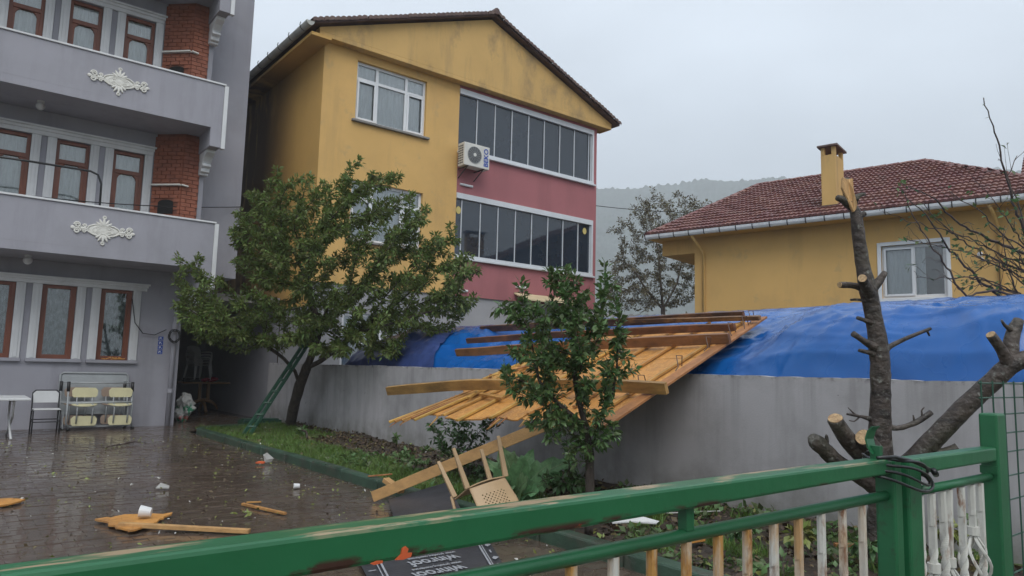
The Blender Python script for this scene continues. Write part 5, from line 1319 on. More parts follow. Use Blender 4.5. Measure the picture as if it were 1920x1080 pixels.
# large orchard tree
g = np.random.default_rng(21)
b0 = at_z(543, 803, .06)
trunk = [b0, at(551, 762, 15.55), at(562, 722, 15.4), at(575, 690, 15.25), at(588, 655, 15.0), at(600, 615, 14.75), at(615, 575, 14.5)]
limbL = [at(562, 722, 15.4), at(553, 696, 15.2), at(532, 672, 15.0), at(505, 652, 14.8), at(470, 630, 14.6)]
limbR = [at(575, 690, 15.25), at(600, 678, 15.05), at(630, 655, 14.8), at(665, 628, 14.5)]
limbM = [at(600, 615, 14.75), at(585, 570, 14.6), at(575, 520, 14.5)]
def dense(pl, st=.16):
    out = [V(pl[0])]
    for a, b in zip(pl, pl[1:]):
        n = max(1, int((V(b) - V(a)).length / st)); out += [V(a).lerp(V(b), k / n) for k in range(1, n + 1)]
    return out
L = [(640, 500, 185, 145, 14.3, 1.5, 700), (430, 590, 110, 70, 14.5, 1.1, 230), (830, 530, 75, 95, 13.9, .9, 220), (690, 370, 100, 60, 14.3, .9, 190), (560, 410, 100, 85, 14.5, 1.0, 230),
     (740, 590, 120, 75, 14.0, 1.0, 280), (355, 540, 40, 55, 14.6, .6, 60), (700, 645, 70, 35, 13.8, .8, 70), (520, 615, 125, 42, 14.3, 1.0, 200), (410, 605, 85, 38, 14.4, .8, 110), (640, 640, 90, 40, 13.9, .9, 110), (790, 440, 55, 50, 14.1, .7, 70), (490, 440, 65, 90, 14.6, .9, 220), (870, 490, 30, 30, 13.9, .5, 25)]
A = lobes(L, g)
A = np.concatenate([A, np.array([at(690, 296, 14.3), at(640, 318, 14.4), at(575, 312, 14.5), at(760, 335, 14.2), at(382, 470, 14.6), at(322, 470, 14.7), at(345, 500, 14.7), at(725, 330, 14.3), at(800, 372, 14.1), at(310, 580, 14.7), at(905, 520, 13.8), at(845, 400, 14.0), at(500, 330, 14.5), at(520, 305, 14.5), at(470, 360, 14.6), at(665, 300, 14.3), at(455, 420, 14.6)])])
A = A[A[:, 1] < 16.0]
nodes, par = grow([dense(trunk), dense(limbL), dense(limbR), dense(limbM)], A, .17, 1.1, .24, 120, (0, 0, .08), 4)
mbt, r, kids = tree_mesh(nodes, par, .0055, .115, 1.6, 12, .05)
tree1 = thing("orchard_tree", "large leafy tree with leaning trunk in front of the gabled house", "tree", b0)
mbt.build("trunk", M_BARK2, tree1, smooth=True, fix=False)
foliage("crown", nodes, par, r, kids, .022, 54000, .06, .13, M_LEAF, tree1, 5, .40, .28, .07)
cb = MB(); c = at(583, 648, 14.95); cb.bar(c, c + V((0, 0, .11)), .10, .05); cb.build("pruned_scar", M_CUT, tree1)

# small glossy tree in front of the roof section
g = np.random.default_rng(9)
b0 = V((4.62, 4.63, .07))
trunk = [b0, at(1106, 900, 6.32), at(1106, 850, 6.34), at(1098, 800, 6.36), at(1085, 750, 6.4), at(1075, 690, 6.42)]
l2 = [at(1106, 850, 6.34), at(1125, 790, 6.35), at(1150, 730, 6.36)]
l3 = [at(1098, 800, 6.36), at(1050, 760, 6.3), at(1020, 730, 6.28)]
L = [(1060, 640, 85, 95, 6.38, .42, 260), (1000, 700, 65, 65, 6.3, .34, 130), (1120, 720, 55, 75, 6.32, .3, 130), (1050, 520, 45, 35, 6.4, .2, 50), (970, 580, 55, 30, 6.35, .2, 80), (1075, 570, 65, 50, 6.4, .28, 90), (1140, 560, 22, 60, 6.42, .14, 40), (1040, 790, 60, 38, 6.3, .28, 60), (1105, 800, 42, 30, 6.3, .22, 45), (1175, 690, 25, 30, 6.3, .12, 20), (1155, 630, 35, 55, 6.35, .16, 50), (1135, 815, 35, 28, 6.25, .16, 35), (1085, 845, 30, 25, 6.25, .16, 28)]
A = np.concatenate([lobes(L, g), np.array([at(1132, 475, 6.42), at(1030, 488, 6.4), at(930, 572, 6.35), at(980, 520, 6.36), at(1205, 680, 6.3), at(960, 650, 6.3)])])
nodes, par = grow([dense(trunk, .06), dense(l2, .06), dense(l3, .06)], A, .055, .4, .085, 130, (0, 0, .08), 3)
mbt, r, kids = tree_mesh(nodes, par, .0024, .045, 1.7, 9, .06)
tree2 = thing("citrus_tree", "small dark green glossy-leaved tree in front of the torn roof section", "tree", b0)
mbt.build("trunk", M_BARK2, tree2, smooth=True, fix=False)
foliage("crown", nodes, par, r, kids, .008, 7200, .04, .09, M_LEAF2, tree2, 8, .46, .15, .03)

# shrubby plants in the bed
def shrub(name, label, base, lob, step, leaf, per, material, seed, rtip=.0025, rb=.016, droop=.15, ratio=.5):
    g_ = np.random.default_rng(seed); b_ = V(base)
    A_ = lobes(lob, g_)
    st = [[b_, b_ + V((0, 0, step)), b_ + V((.01, .01, step * 2))]]
    nd, pr_ = grow(st, A_, step, step * 8, step * 1.6, 60, (0, 0, .1), seed)
    mb_, r_, k_ = tree_mesh(nd, pr_, rtip, rb, 2.2, 6, .05)
    t_ = thing(name, label, "plant", b_)
    mb_.build("stem", M_TWIG, t_, smooth=True, fix=False)
    foliage("leaf_mass", nd, pr_, r_, k_, rb * .6, per * len(nd), leaf[0], leaf[1], material, t_, seed, ratio, droop, .02)
    return t_
shrub("leafy_shrub", "dark green leafy shrub growing against the wall under the roof section", (5.75, 8.35, .1), [(850, 815, 50, 45, 9.9, .35, 120), (880, 840, 45, 35, 9.7, .3, 70), (815, 800, 22, 18, 9.9, .2, 25), (915, 800, 30, 20, 9.8, .3, 30)], .06, (.05, .10), 4.5, M_LEAFB, 31)
shrub("sapling", "thin leafy sapling just left of the citrus trunk", at_z(1048, 955, .08), [(1062, 845, 16, 45, 6.75, .08, 26), (1075, 880, 20, 20, 6.75, .08, 12)], .05, (.05, .085), 2.2, M_LEAFB, 33, .0025, .012)
shrub("young_plant", "young leafy plant by the wall, nearest the tree with the ladder", at_z(742, 846, .1), [(742, 822, 12, 14, 11.6, .1, 14)], .05, (.06, .11), 3, M_LEAF2, 34)
shrub("young_plant", "young leafy plant by the wall, left of the dark shrub", at_z(794, 858, .1), [(794, 842, 10, 9, 11.0, .1, 10)], .05, (.05, .09), 3, M_LEAF2, 35)
shrub("young_plant", "young leafy plant at the foot of the large leaning tree", at_z(575, 825, .1), [(570, 808, 18, 9, 14.0, .15, 16)], .06, (.07, .14), 3, M_LEAF2, 36)
shrub("young_plant", "low green plant in the grass, beside the propped plank", at_z(776, 880, .1), [(776, 868, 12, 10, 9.8, .1, 12)], .05, (.05, .09), 3.5, M_LEAF2, 37)
shrub("dark_plant", "dark low plant right of the kale under the citrus tree", at_z(1085, 930, .08), [(1040, 900, 40, 22, 6.9, .2, 40), (1085, 905, 25, 16, 6.8, .15, 25)], .05, (.05, .10), 3, M_LEAFB, 38)
for k, (px, py, d_) in enumerate(((1395, 985, 5.7), (1500, 1000, 5.4), (1470, 1060, 5.0), (1620, 1020, 5.2), (1790, 1000, 4.5), (1830, 985, 4.6))):
    shrub("weed_plant", "broad-leaved weed in the soil behind the gate, %s" % ("leftmost of six", "second of six from the left", "third of six from the left", "at the foot of the pruned trunk", "fifth of six from the left", "rightmost of six")[k], at_z(px, py + 35, .06), [(px, py, 30, 22, d_, .12, 26)], .035, (.05, .10), 2.2, (M_LEAFB, M_LITTERG, M_LEAF2)[k % 3], 40 + k, .002, .008, .2)

# kale: every big leaf its own piece
kb = at_z(965, 952, .08)
kale = thing("kale_plant", "broad pale green kale plant behind the upturned beige chair", "plant", kb)
def big_leaf(tip, w_, cup, base):
    b_, t_ = V(base), V(tip); mid = b_.lerp(t_, .45) + V((0, 0, .10)); n, m_ = 11, 8; vs = []
    ax = (t_ - b_).normalized(); sd = ax.cross(V((0, 0, .45)) - V((fw.x, fw.y, 0)) * RN.uniform(.5, 1.0)).normalized()
    for i in range(n + 1):
        s_ = i / n; c = (b_ * (1 - s_) ** 2 + mid * 2 * s_ * (1 - s_) + t_ * s_ ** 2)
        ww = w_ * .5 * (math.sin(math.pi * min(1, .04 + s_ ** .8 * .96)) ** .6) * (1 if s_ > .28 else .12 + .5 * max(0, s_ - .15))
        for j in range(m_ + 1):
            q_ = j / m_ * 2 - 1; ruf = .14 * w_ * math.sin(i * 1.9 + j * .7) * abs(q_) ** 2
            vs.append(c + sd * q_ * ww * (1 + .12 * math.sin(i * 2.4)) + V((0, 0, cup * abs(q_) * ww + ruf)) - V((fw.x, fw.y, 0)) * (abs(q_) * ww * cup * .8 + ruf))
    q = MB(); q.add(vs, [(i * (m_ + 1) + j, (i + 1) * (m_ + 1) + j, (i + 1) * (m_ + 1) + j + 1, i * (m_ + 1) + j + 1) for i in range(n) for j in range(m_)])
    lo_ = q.build("kale_leaf", M_KALE, kale, smooth=True, fix=False)
    q = MB(); q.tube([b_ * (1 - s_) ** 2 + mid * 2 * s_ * (1 - s_) + t_ * s_ ** 2 + V((0, 0, .004)) for s_ in [i / 9 * .95 for i in range(10)]], [.011 - .001 * i for i in range(10)], 5); q.build("leaf_rib", M_KSTEM, lo_, smooth=True)
for px, py, d_, w_ in ((938, 838, 7.3, .26), (985, 862, 7.1, .24), (1035, 868, 7.0, .26), (1030, 905, 6.85, .24), (925, 880, 6.9, .18), (990, 900, 6.75, .24), (962, 850, 7.5, .24), (1050, 890, 7.3, .2), (948, 915, 6.75, .18), (1078, 862, 7.4, .22), (912, 862, 7.4, .17), (1010, 925, 6.7, .18), (1000, 845, 7.3, .2)):
    big_leaf(at(px, py, d_), w_, RN.uniform(.1, .5), kb + V((RN.uniform(-.03, .03), RN.uniform(-.03, .03), RN.uniform(0, .12))))

# heavily pruned tree by the gate
pb = V((5.55, 2.62, .0)); DP = 5.32
def limb(pts, st=.05, amp=.06, seed=0):
    """pts: (px, py, depth, radius in m); smooth polyline with a knobbly radius"""
    P = [at(a, b, c) for a, b, c, _ in pts]; R_ = [q[3] for q in pts]; out, rr = [], []
    for i in range(len(P) - 1):
        p0, p1, p2, p3 = P[max(0, i - 1)], P[i], P[i + 1], P[min(len(P) - 1, i + 2)]; n = max(2, int((p2 - p1).length / st))
        for k in range(n):
            t = k / n; out.append(.5 * ((2 * p1) + (p2 - p0) * t + (2 * p0 - 5 * p1 + 4 * p2 - p3) * t * t + (3 * p1 - p0 - 3 * p2 + p3) * t ** 3)); rr.append(R_[i] + (R_[i + 1] - R_[i]) * t)
    out.append(P[-1]); rr.append(R_[-1])
    rr = [x * (1 + amp * mnoise.noise((k * .55, seed, 0)) + amp * .8 * max(0, mnoise.noise((k * 1.6, seed, 3)))) for k, x in enumerate(rr)]
    return out, rr
pr_tree = thing("pruned_tree", "heavily pruned dark tree with sawn stubs just behind the gate", "tree", pb)
def limb_part(name, pts, cut=None, n=14, seed=0, amp=.06, tip=None):
    out, rr = limb(pts, .045, amp, seed); q = MB(); q.tube(out, rr, n, True, .045); o_ = q.build(name, M_BARK, pr_tree, smooth=True, fix=False)
    if cut:
        d_ = (out[-1] - out[-2]).normalized(); c = out[-1] + d_ * .002; r_ = rr[-1] * .93; s_ = d_.orthogonal().normalized(); u_ = d_.cross(s_); m_ = 18
        q = MB(); q.prism([c + (s_ * math.cos(2 * math.pi * k / m_) + u_ * math.sin(2 * math.pi * k / m_)) * r_ * RN.uniform(.95, 1.03) for k in range(m_)], d_ * .005); q.build("sawn_face", M_CUT, o_)
    return o_
limb_part("trunk", [(1628, 1100, 5.35, .084), (1640, 1010, 5.33, .076), (1652, 930, 5.32, .081), (1652, 860, 5.32, .086), (1650, 800, 5.32, .078), (1651, 740, 5.32, .072), (1650, 680, 5.32, .070), (1646, 640, 5.32, .068), (1637, 590, 5.32, .060), (1628, 545, 5.32, .064), (1618, 500, 5.32, .050), (1611, 450, 5.32, .046), (1606, 408, 5.32, .042), (1600, 388, 5.33, .032)], seed=1)
limb_part("split_top", [(1597, 385, 5.34, .049), (1590, 362, 5.36, .038), (1588, 345, 5.37, .029), (1590, 334, 5.37, .021)], seed=2, n=9, amp=.2)
sp = MB(); c0 = at(1592, 388, 5.245)
sp.prism([at(1601, 398, 5.26), at(1588, 374, 5.27), at(1579, 352, 5.27), at(1581, 332, 5.30), at(1590, 336, 5.30), at(1600, 334, 5.29), at(1601, 356, 5.27), at(1608, 382, 5.27), at(1606, 392, 5.26)], fw * .03); sp.build("split_wood", M_SPLIT, pr_tree, bevel=.006)
limb_part("stub", [(1598, 385, 5.32, .043), (1582, 375, 5.30, .032), (1570, 371, 5.28, .022)], False, 10, 3, .15)
limb_part("stub", [(1600, 375, 5.33, .036), (1612, 366, 5.33, .016), (1622, 364, 5.33, .012)], False, 8, 4)
limb_part("stub", [(1606, 408, 5.32, .043), (1618, 402, 5.31, .020), (1622, 400, 5.31, .019)], False, 9, 5)
limb_part("stub", [(1628, 545, 5.32, .036), (1605, 536, 5.28, .024), (1575, 534, 5.22, .022)], True, 10, 6)
limb_part("stub", [(1632, 555, 5.32, .054), (1620, 530, 5.20, .037), (1617, 522, 5.15, .032)], True, 12, 7)
limb_part("stub", [(1628, 550, 5.34, .043), (1648, 527, 5.34, .030), (1660, 510, 5.34, .020)], False, 10, 8, .1)
limb_part("twig_stub", [(1640, 570, 5.32, .018), (1612, 562, 5.28, .010), (1595, 562, 5.26, .008)], False, 7, 9)
limb_part("stub", [(1645, 610, 5.32, .029), (1620, 600, 5.26, .016), (1608, 596, 5.23, .014)], False, 8, 10)
limb_part("stub", [(1648, 655, 5.32, .043), (1624, 642, 5.24, .024), (1600, 626, 5.18, .020)], False, 10, 11, .25)
limb_part("stub", [(1648, 665, 5.32, .029), (1625, 660, 5.26, .017), (1611, 657, 5.22, .013)], False, 8, 12, .2)
limb_part("side_branch", [(1650, 665, 5.34, .036), (1668, 650, 5.36, .020), (1700, 634, 5.38, .016), (1745, 616, 5.4, .012)], False, 9, 13, .12)
limb_part("twig_stub", [(1738, 620, 5.4, .010), (1743, 630, 5.4, .006)], False, 6, 14)
limb_part("side_branch", [(1650, 795, 5.34, .036), (1680, 803, 5.34, .020), (1705, 797, 5.34, .019), (1725, 788, 5.34, .024), (1746, 773, 5.34, .022)], False, 9, 15, .2)
limb_part("twig_stub", [(1715, 793, 5.34, .012), (1712, 778, 5.34, .004)], False, 6, 16); limb_part("twig_stub", [(1730, 785, 5.34, .010), (1728, 770, 5.34, .006), (1733, 764, 5.34, .004)], False, 6, 17)
limb_part("side_branch", [(1648, 790, 5.34, .029), (1615, 781, 5.3, .013), (1588, 776, 5.28, .009)], False, 7, 18, .2)
limb_part("twig_stub", [(1605, 779, 5.3, .009), (1596, 770, 5.29, .006), (1590, 764, 5.29, .003)], False, 6, 19); limb_part("twig_stub", [(1612, 781, 5.3, .009), (1602, 790, 5.29, .005), (1592, 788, 5.29, .003)], False, 6, 20)
limb_part("cut_limb", [(1655, 890, 5.25, .097), (1625, 860, 5.15, .075), (1590, 825, 5.02, .060), (1570, 795, 4.95, .053), (1566, 785, 4.93, .051)], True, 14, 21)
limb_part("cut_limb", [(1655, 880, 5.25, .088), (1635, 845, 5.08, .075), (1620, 820, 4.95, .060)], True, 14, 22)
limb_part("cut_limb", [(1640, 910, 5.25, .070), (1600, 885, 5.15, .057), (1565, 862, 5.05, .053), (1545, 842, 5.0, .051), (1530, 828, 4.97, .058), (1524, 820, 4.95, .035)], False, 12, 23, .2)
limb_part("twig_stub", [(1545, 842, 5.0, .022), (1550, 826, 4.98, .016), (1549, 815, 4.97, .007)], False, 7, 24, .2)
limb_part("great_limb", [(1660, 930, 5.3, .097), (1690, 890, 5.28, .081), (1725, 850, 5.22, .071), (1775, 798, 5.15, .068), (1825, 748, 5.08, .065), (1865, 712, 5.02, .064), (1892, 686, 4.98, .065), (1930, 670, 4.94, .055), (1990, 655, 4.9, .052)], False, 16, 25)
limb_part("stub", [(1895, 695, 4.98, .054), (1880, 660, 4.95, .037), (1858, 628, 4.92, .033)], True, 12, 26)
limb_part("stub", [(1895, 690, 4.98, .061), (1896, 640, 5.0, .045), (1905, 612, 5.02, .043), (1910, 600, 5.03, .032)], False, 12, 27, .12)
limb_part("twig_stub", [(1898, 620, 5.0, .022), (1884, 610, 4.98, .012), (1878, 600, 4.97, .007)], False, 7, 28)
limb_part("stub", [(1735, 852, 5.2, .050), (1770, 848, 5.15, .032), (1795, 838, 5.12, .029)], False, 10, 29, .15)

# bare branches of a tree that stands beyond the right edge, behind the tarp
bt = thing("bare_tree", "nearly bare tree with long thin branches reaching in at the right edge", "tree", at(2010, 760, 8.6))
def branch(pts, r0, r1, twigs=(), seed=0, leafy=0.0):
    P = [at(a, b, c) for a, b, c in pts]; P = dense(P, .07); n = len(P); gg = random.Random(seed)
    P = [p_ + V((gg.gauss(0, .008), gg.gauss(0, .008), gg.gauss(0, .010))) for p_ in P]
    q = MB(); q.tube(P, [r0 + (r1 - r0) * k / (n - 1) for k in range(n)], 6, True, .08, gg)
    LP, LD = [], []
    for k in range(3, n - 1):
        if gg.random() < .30:
            d_ = (P[k + 1] - P[k]).normalized(); s_ = (d_ * .6 + V((gg.gauss(0, .6), gg.gauss(0, .6), gg.gauss(.25, .5)))).normalized(); l_ = gg.uniform(.06, .38); m_ = 5
            tp_ = [P[k] + s_ * l_ * i / m_ + V((0, 0, .02 * i * i / m_ * gg.uniform(-.5, 1))) for i in range(m_ + 1)]; rr = max(.003, (r0 + (r1 - r0) * k / n) * .45)
            q.tube(tp_, [rr + (.002 - rr) * i / m_ for i in range(m_ + 1)], 4)
            if gg.random() < leafy:
                for _ in range(gg.randint(1, 6)): LP.append(tp_[-1] + V((gg.gauss(0, .03), gg.gauss(0, .03), gg.gauss(0, .03)))); LD.append(V((gg.gauss(0, 1), gg.gauss(0, 1), gg.gauss(-.1, .7))))
        if gg.random() < leafy * .5: LP.append(P[k]); LD.append(V((gg.gauss(0, 1), gg.gauss(0, 1), gg.gauss(0, .7))))
    o_ = q.build("branch", M_TWIG, bt, smooth=True, fix=False)
    if LP: stuff(leaves("leaf_tuft", [tuple(p_) for p_ in LP], [tuple(p_) for p_ in LD], .05, .09, M_LEAF2, o_, .5, .2, seed))
branch([(2010, 720, 8.6), (1975, 600, 8.5), (1940, 480, 8.4), (1900, 380, 8.3), (1880, 300, 8.25), (1862, 235, 8.2), (1842, 182, 8.2)], .032, .005, seed=1, leafy=.25)
branch([(1990, 640, 8.5), (1930, 480, 8.3), (1870, 455, 8.2), (1800, 420, 8.1), (1750, 370, 8.0), (1690, 345, 8.0)], .03, .005, seed=2, leafy=.6)
branch([(2000, 690, 8.55), (1930, 600, 8.3), (1840, 530, 8.1), (1780, 470, 8.0), (1735, 400, 7.9), (1700, 370, 7.9)], .03, .005, seed=3, leafy=.6)
branch([(1995, 650, 8.5), (1925, 510, 8.2), (1850, 480, 8.1), (1790, 440, 8.0), (1755, 410, 8.0), (1730, 385, 7.95)], .022, .004, seed=4, leafy=.6)
branch([(1990, 640, 8.4), (1930, 560, 8.0), (1870, 545, 7.9), (1810, 555, 7.8), (1760, 480, 7.8), (1720, 420, 7.8), (1690, 350, 7.75)], .022, .004, seed=5, leafy=.5)
branch([(1980, 610, 8.4), (1930, 450, 8.4), (1915, 400, 8.4), (1890, 330, 8.5), (1905, 290, 8.5)], .02, .004, seed=6, leafy=.4)
branch([(1985, 620, 8.3), (1925, 470, 8.1), (1880, 440, 8.0), (1830, 390, 8.0), (1780, 360, 8.0)], .018, .004, seed=7, leafy=.7)
branch([(2005, 700, 8.5), (1935, 590, 8.2), (1905, 540, 8.1), (1890, 500, 8.1), (1880, 440, 8.1)], .018, .004, seed=8, leafy=.5)
for k_, (x_, y_) in enumerate(((1700, 450), (1760, 520), (1820, 480), (1770, 430), (1850, 420), (1890, 470), (1720, 520), (1840, 350), (1660, 400), (1800, 540))):
    branch([(1985 - k_, 640 - 10 * (k_ % 4), 8.4), (1930, (y_ + 640) / 2 - 20, 8.2), ((x_ + 1930) / 2, (y_ * 2 + 520) / 3, 8.05), (x_, y_, 7.9)], .014, .003, seed=20 + k_, leafy=.6)
branch([(2010, 900, 8.65), (2012, 800, 8.62), (2010, 720, 8.6), (1985, 620, 8.5)], .09, .05, seed=9)
branch([(2004, 1050, 8.8), (2010, 900, 8.65)], .11, .09, seed=10)

# sparse tree behind the two houses
g = np.random.default_rng(77)
b0 = at(1245, 640, 24.5); b0.z = 0
trunk = [b0, b0 + V((0, 0, 1.2)), at(1243, 580, 24.4), at(1238, 520, 24.3), at(1235, 470, 24.3)]
l2 = [at(1243, 580, 24.4), at(1210, 540, 24.2), at(1185, 500, 24.1)]; l3 = [at(1243, 580, 24.4), at(1270, 530, 24.4), at(1280, 480, 24.5)]
L = [(1240, 415, 80, 55, 24.3, 1.3, 260), (1185, 500, 50, 60, 24.2, 1.0, 160), (1275, 510, 60, 70, 24.6, 1.1, 240), (1160, 540, 30, 50, 24.0, .8, 60), (1215, 550, 95, 38, 24.2, 1.2, 260), (1280, 400, 40, 35, 24.6, .8, 60), (1230, 500, 90, 60, 24.4, 1.2, 240), (1150, 560, 30, 30, 24.0, .8, 70)]
A = np.concatenate([lobes(L, g), np.array([at(1225, 345, 24.3), at(1262, 355, 24.3), at(1310, 362, 24.6), at(1148, 410, 24.0), at(1195, 362, 24.2), at(1340, 372, 24.8), at(1135, 435, 24.0)])])
nodes, par = grow([dense(trunk, .25), dense(l2, .25), dense(l3, .25)], A, .18, 1.4, .26, 100, (0, 0, .1), 6)
mbt, r, kids = tree_mesh(nodes, par, .005, .075, 1.7, 8, .05)
bt2 = thing("sparse_tree", "half-bare tree with thin twigs between the pink house and the tiled house", "tree", b0)
mbt.build("trunk", M_PALETWIG, bt2, smooth=True, fix=False)
foliage("crown", nodes, par, r, kids, .02, 16000, .05, .11, M_LEAF3, bt2, 12, .5, .2, .1)
g = np.random.default_rng(78)
for k, (px, d_, h, lab) in enumerate(((1330, 40, 5.5, "dark hedge tree far behind the tiled house porch"), (1175, 45, 4.0, "low dark tree far behind the corrugated lean-to"))):
    b0 = at(px, 640, d_); b0.z = 0
    A = ell((b0.x, b0.y, h * .6), (2.6, 2.6, h * .45), 160, g)
    nodes, par = grow([[b0, b0 + V((0, 0, .8)), b0 + V((0, 0, 1.5))]], A, .4, 3, .6, 60, (0, 0, .1), 7)
    mbt, r, kids = tree_mesh(nodes, par, .015, .16, 2.2, 7, .05)
    ft = thing("hedge_tree", lab, "tree", b0); mbt.build("trunk", M_TWIG, ft, smooth=True, fix=False)
    foliage("crown", nodes, par, r, kids, .06, 2500, .18, .3, M_LEAF3, ft, 13 + k, .5, .2, .2)

# ================================================================== GROUND COVER AND DEBRIS
g = np.random.default_rng(50)
def scatter(name, n, xr, yr, keep, zf, smin, smax, material, label, cat, tilt=.35, ratio=.6, seed=1):
    gg = np.random.default_rng(seed); P, Dd = [], []
    while len(P) < n:
        x, y = gg.uniform(*xr), gg.uniform(*yr)
        if not keep(x, y): continue
        P.append((x, y, zf(x, y) + gg.uniform(.004, .02))); a = gg.uniform(0, 6.28); Dd.append((math.cos(a), math.sin(a), gg.normal(.0, tilt)))
    o_ = leaves(name, P, Dd, smin, smax, material, None, ratio, -.05, seed); tag(o_, label, cat); stuff(o_); return o_
gn = lambda x, y: mnoise.noise((x * 1.1, y * .9, 11))
def lawn(x, y):
    edge = 5.35 + .35 * gn(x, y)
    if y > 13.2: return x < 6.2
    return x < edge and y > 5.0 or (y <= 5.0 and gn(x * 2, y * 2) > .18)
# grass blades
P = []
while len(P) < 22000:
    x, y = g.uniform(KX + .13, WX - .05), g.uniform(2.0, 16.3)
    if lawn(x, y) and g.random() < (.08 + .92 * max(0, min(1, .45 + 2.4 * gn(x * 1.7, y * 1.7)))) * (1 - .6 * smooth01(10.5, 13.5, y)): P.append((x, y, bedz(x, y) - .005))
P = np.array(P); n = len(P); a = g.uniform(0, 6.28, n); h = g.uniform(.03, .11, n); w_ = g.uniform(.003, .006, n); ln = g.normal(0, .5, (n, 2))
sv = np.stack([np.cos(a) * w_, np.sin(a) * w_, np.zeros(n)], 1); tipv = P + np.stack([ln[:, 0] * h, ln[:, 1] * h, h], 1); midv = P + np.stack([ln[:, 0] * h * .25, ln[:, 1] * h * .25, h * .55], 1)
co = np.stack([P - sv, P + sv, midv + sv * .8, tipv, midv - sv * .8], 1).reshape(-1, 3)
F = ((np.arange(n) * 5)[:, None, None] + np.array([[0, 1, 2], [0, 2, 4], [4, 2, 3]])[None]).reshape(-1, 3)
o = fastmesh("grass", co, F, M_GRASS); o["kind"] = "stuff"; tag(o, "patchy short green grass in the bed along the kerb", "grass")
# moss under it
co = BZ.reshape(-1, 3).copy(); msk = np.array([lawn(x, y) for x, y, _ in co]).reshape(ny, nx)
idx = np.arange(nx * ny).reshape(ny, nx); cell = msk[:-1, :-1] & msk[1:, :-1] & msk[:-1, 1:] & msk[1:, 1:]
F = np.stack([idx[:-1, :-1], idx[:-1, 1:], idx[1:, 1:], idx[1:, :-1]], -1)[cell]; co[:, 2] += .006
o = fastmesh("moss", co, F, M_GRASSG, smooth=True); stuff(o); tag(o, "mossy green ground between the grass tufts", "moss")
scatter("leaf_litter", 5200, (KX + .12, WX - .03), (1.3, 16.2), lambda x, y: (not lawn(x, y)) or g.random() < .06, bedz, .03, .085, M_LITTER, "dead brown leaf litter covering the soil by the wall", "leaf litter", .5, .6, 61)
scatter("fallen_leaves", 520, (KX + .12, WX - .05), (1.3, 15), lambda x, y: y < 5 or g.random() < .35, bedz, .03, .10, M_LITTERG, "scattered yellow green fallen leaves on the bed", "leaves", .4, .55, 62)
scatter("ground_weeds", 2600, (KX + .25, WX - .05), (2.2, 10.5), lambda x, y: gn(x * 2.2, y * 2.2) > .08, lambda x, y: bedz(x, y) + .02, .04, .11, M_LEAF2, "low broad-leaved weeds spreading over the bed", "weeds", .8, .6, 66)
scatter("pale_scraps", 330, (KX + .12, WX - .1), (5.0, 15.5), lambda x, y: True, bedz, .02, .05, M_CHIP, "tiny pale scraps littering the grass", "scraps", .3, .5, 63)
scatter("yard_leaves", 800, (0.2, KX - .06), (4.2, 15.5), lambda x, y: g.random() < .25 + .75 * smooth01(2.4, 4.2, x), lambda x, y: .006, .02, .055, M_LITTERG, "small torn leaves scattered on the wet paving", "leaves", .25, .5, 64)
scatter("yard_litter", 500, (0.0, KX - .06), (4.2, 15.5), lambda x, y: gn(x, y) > -.1, lambda x, y: .006, .02, .06, M_LITTER, "brown leaf bits scattered on the wet paving", "leaf litter", .2, .5, 67)
scatter("yard_chips", 200, (0.0, KX - .06), (4.2, 15.5), lambda x, y: True, lambda x, y: .006, .015, .045, M_CHIP, "small white chips scattered on the wet paving", "chips", .2, .5, 65)

def shard(name, label, outline, z, th, material, cat):
    q = MB(); q.prism([V((p_.x, p_.y, z + RN.uniform(0, .012))) for p_ in outline], (0, 0, th)); o_ = q.build(name, material); tag(o_, label, cat); return o_
def rough_outline(pts, n=6, amp=.03):
    P = [at_z(a, b, .02) for a, b in pts]; out = []
    for k, p_ in enumerate(P):
        q = P[(k + 1) % len(P)]
        for i in range(n): out.append(p_.lerp(q, i / n) + V((RN.uniform(-amp, amp), RN.uniform(-amp, amp), 0)))
    return out
shard("board_shard", "ragged orange board shard under the white cup on the paving", rough_outline([(180, 976), (230, 970), (322, 965), (300, 978), (275, 990), (245, 1000), (215, 990)], 5, .02), .018, .016, M_OSB, "board shard")
shard("board_shard", "ragged orange board shard at the left edge of the photo", rough_outline([(-40, 945), (10, 937), (50, 938), (25, 946), (-40, 958)], 4, .02), .015, .016, M_OSB, "board shard")
def stick(name, label, a, b, w_, h, material=M_PLANK):
    q = MB(); q.bar(a, b, w_, h); o_ = q.build(name, material, bevel=.003); tag(o_, label, "stick"); return o_
stick("pine_stick", "straight pale pine batten lying on the paving by the white cup", at_z(224, 983, .055), at_z(468, 996, .025), .06, .035, M_PLANK)
stick("split_stick", "short split stick lying alone on the paving right of centre", at_z(455, 945, .02), at_z(535, 963, .02), .035, .025, M_BATTEN)
stick("thin_splinter", "thin splinter behind the short split stick", at_z(462, 942, .02), at_z(490, 941, .02), .02, .015, M_BATTEN)
stick("splinter", "pale splinter on the grass kerb above the propped plank", at_z(690, 893, .14), at_z(735, 889, .15), .03, .015, M_BATTEN)
q = MB(); gg = random.Random(4)
for k in range(5): a_ = at_z(200 + k * 9, 838 - k * 1.5, .02); q.tube([a_, a_ + V((.12, .02, .02 + gg.uniform(0, .02))), a_ + V((.22, .06 + gg.uniform(-.05, .05), .01))], [.012, .009, .004], 5)
o = q.build("dark_twig", M_TWIG, smooth=True); tag(o, "dark broken twig on the wet paving in front of the bench desks", "twig")
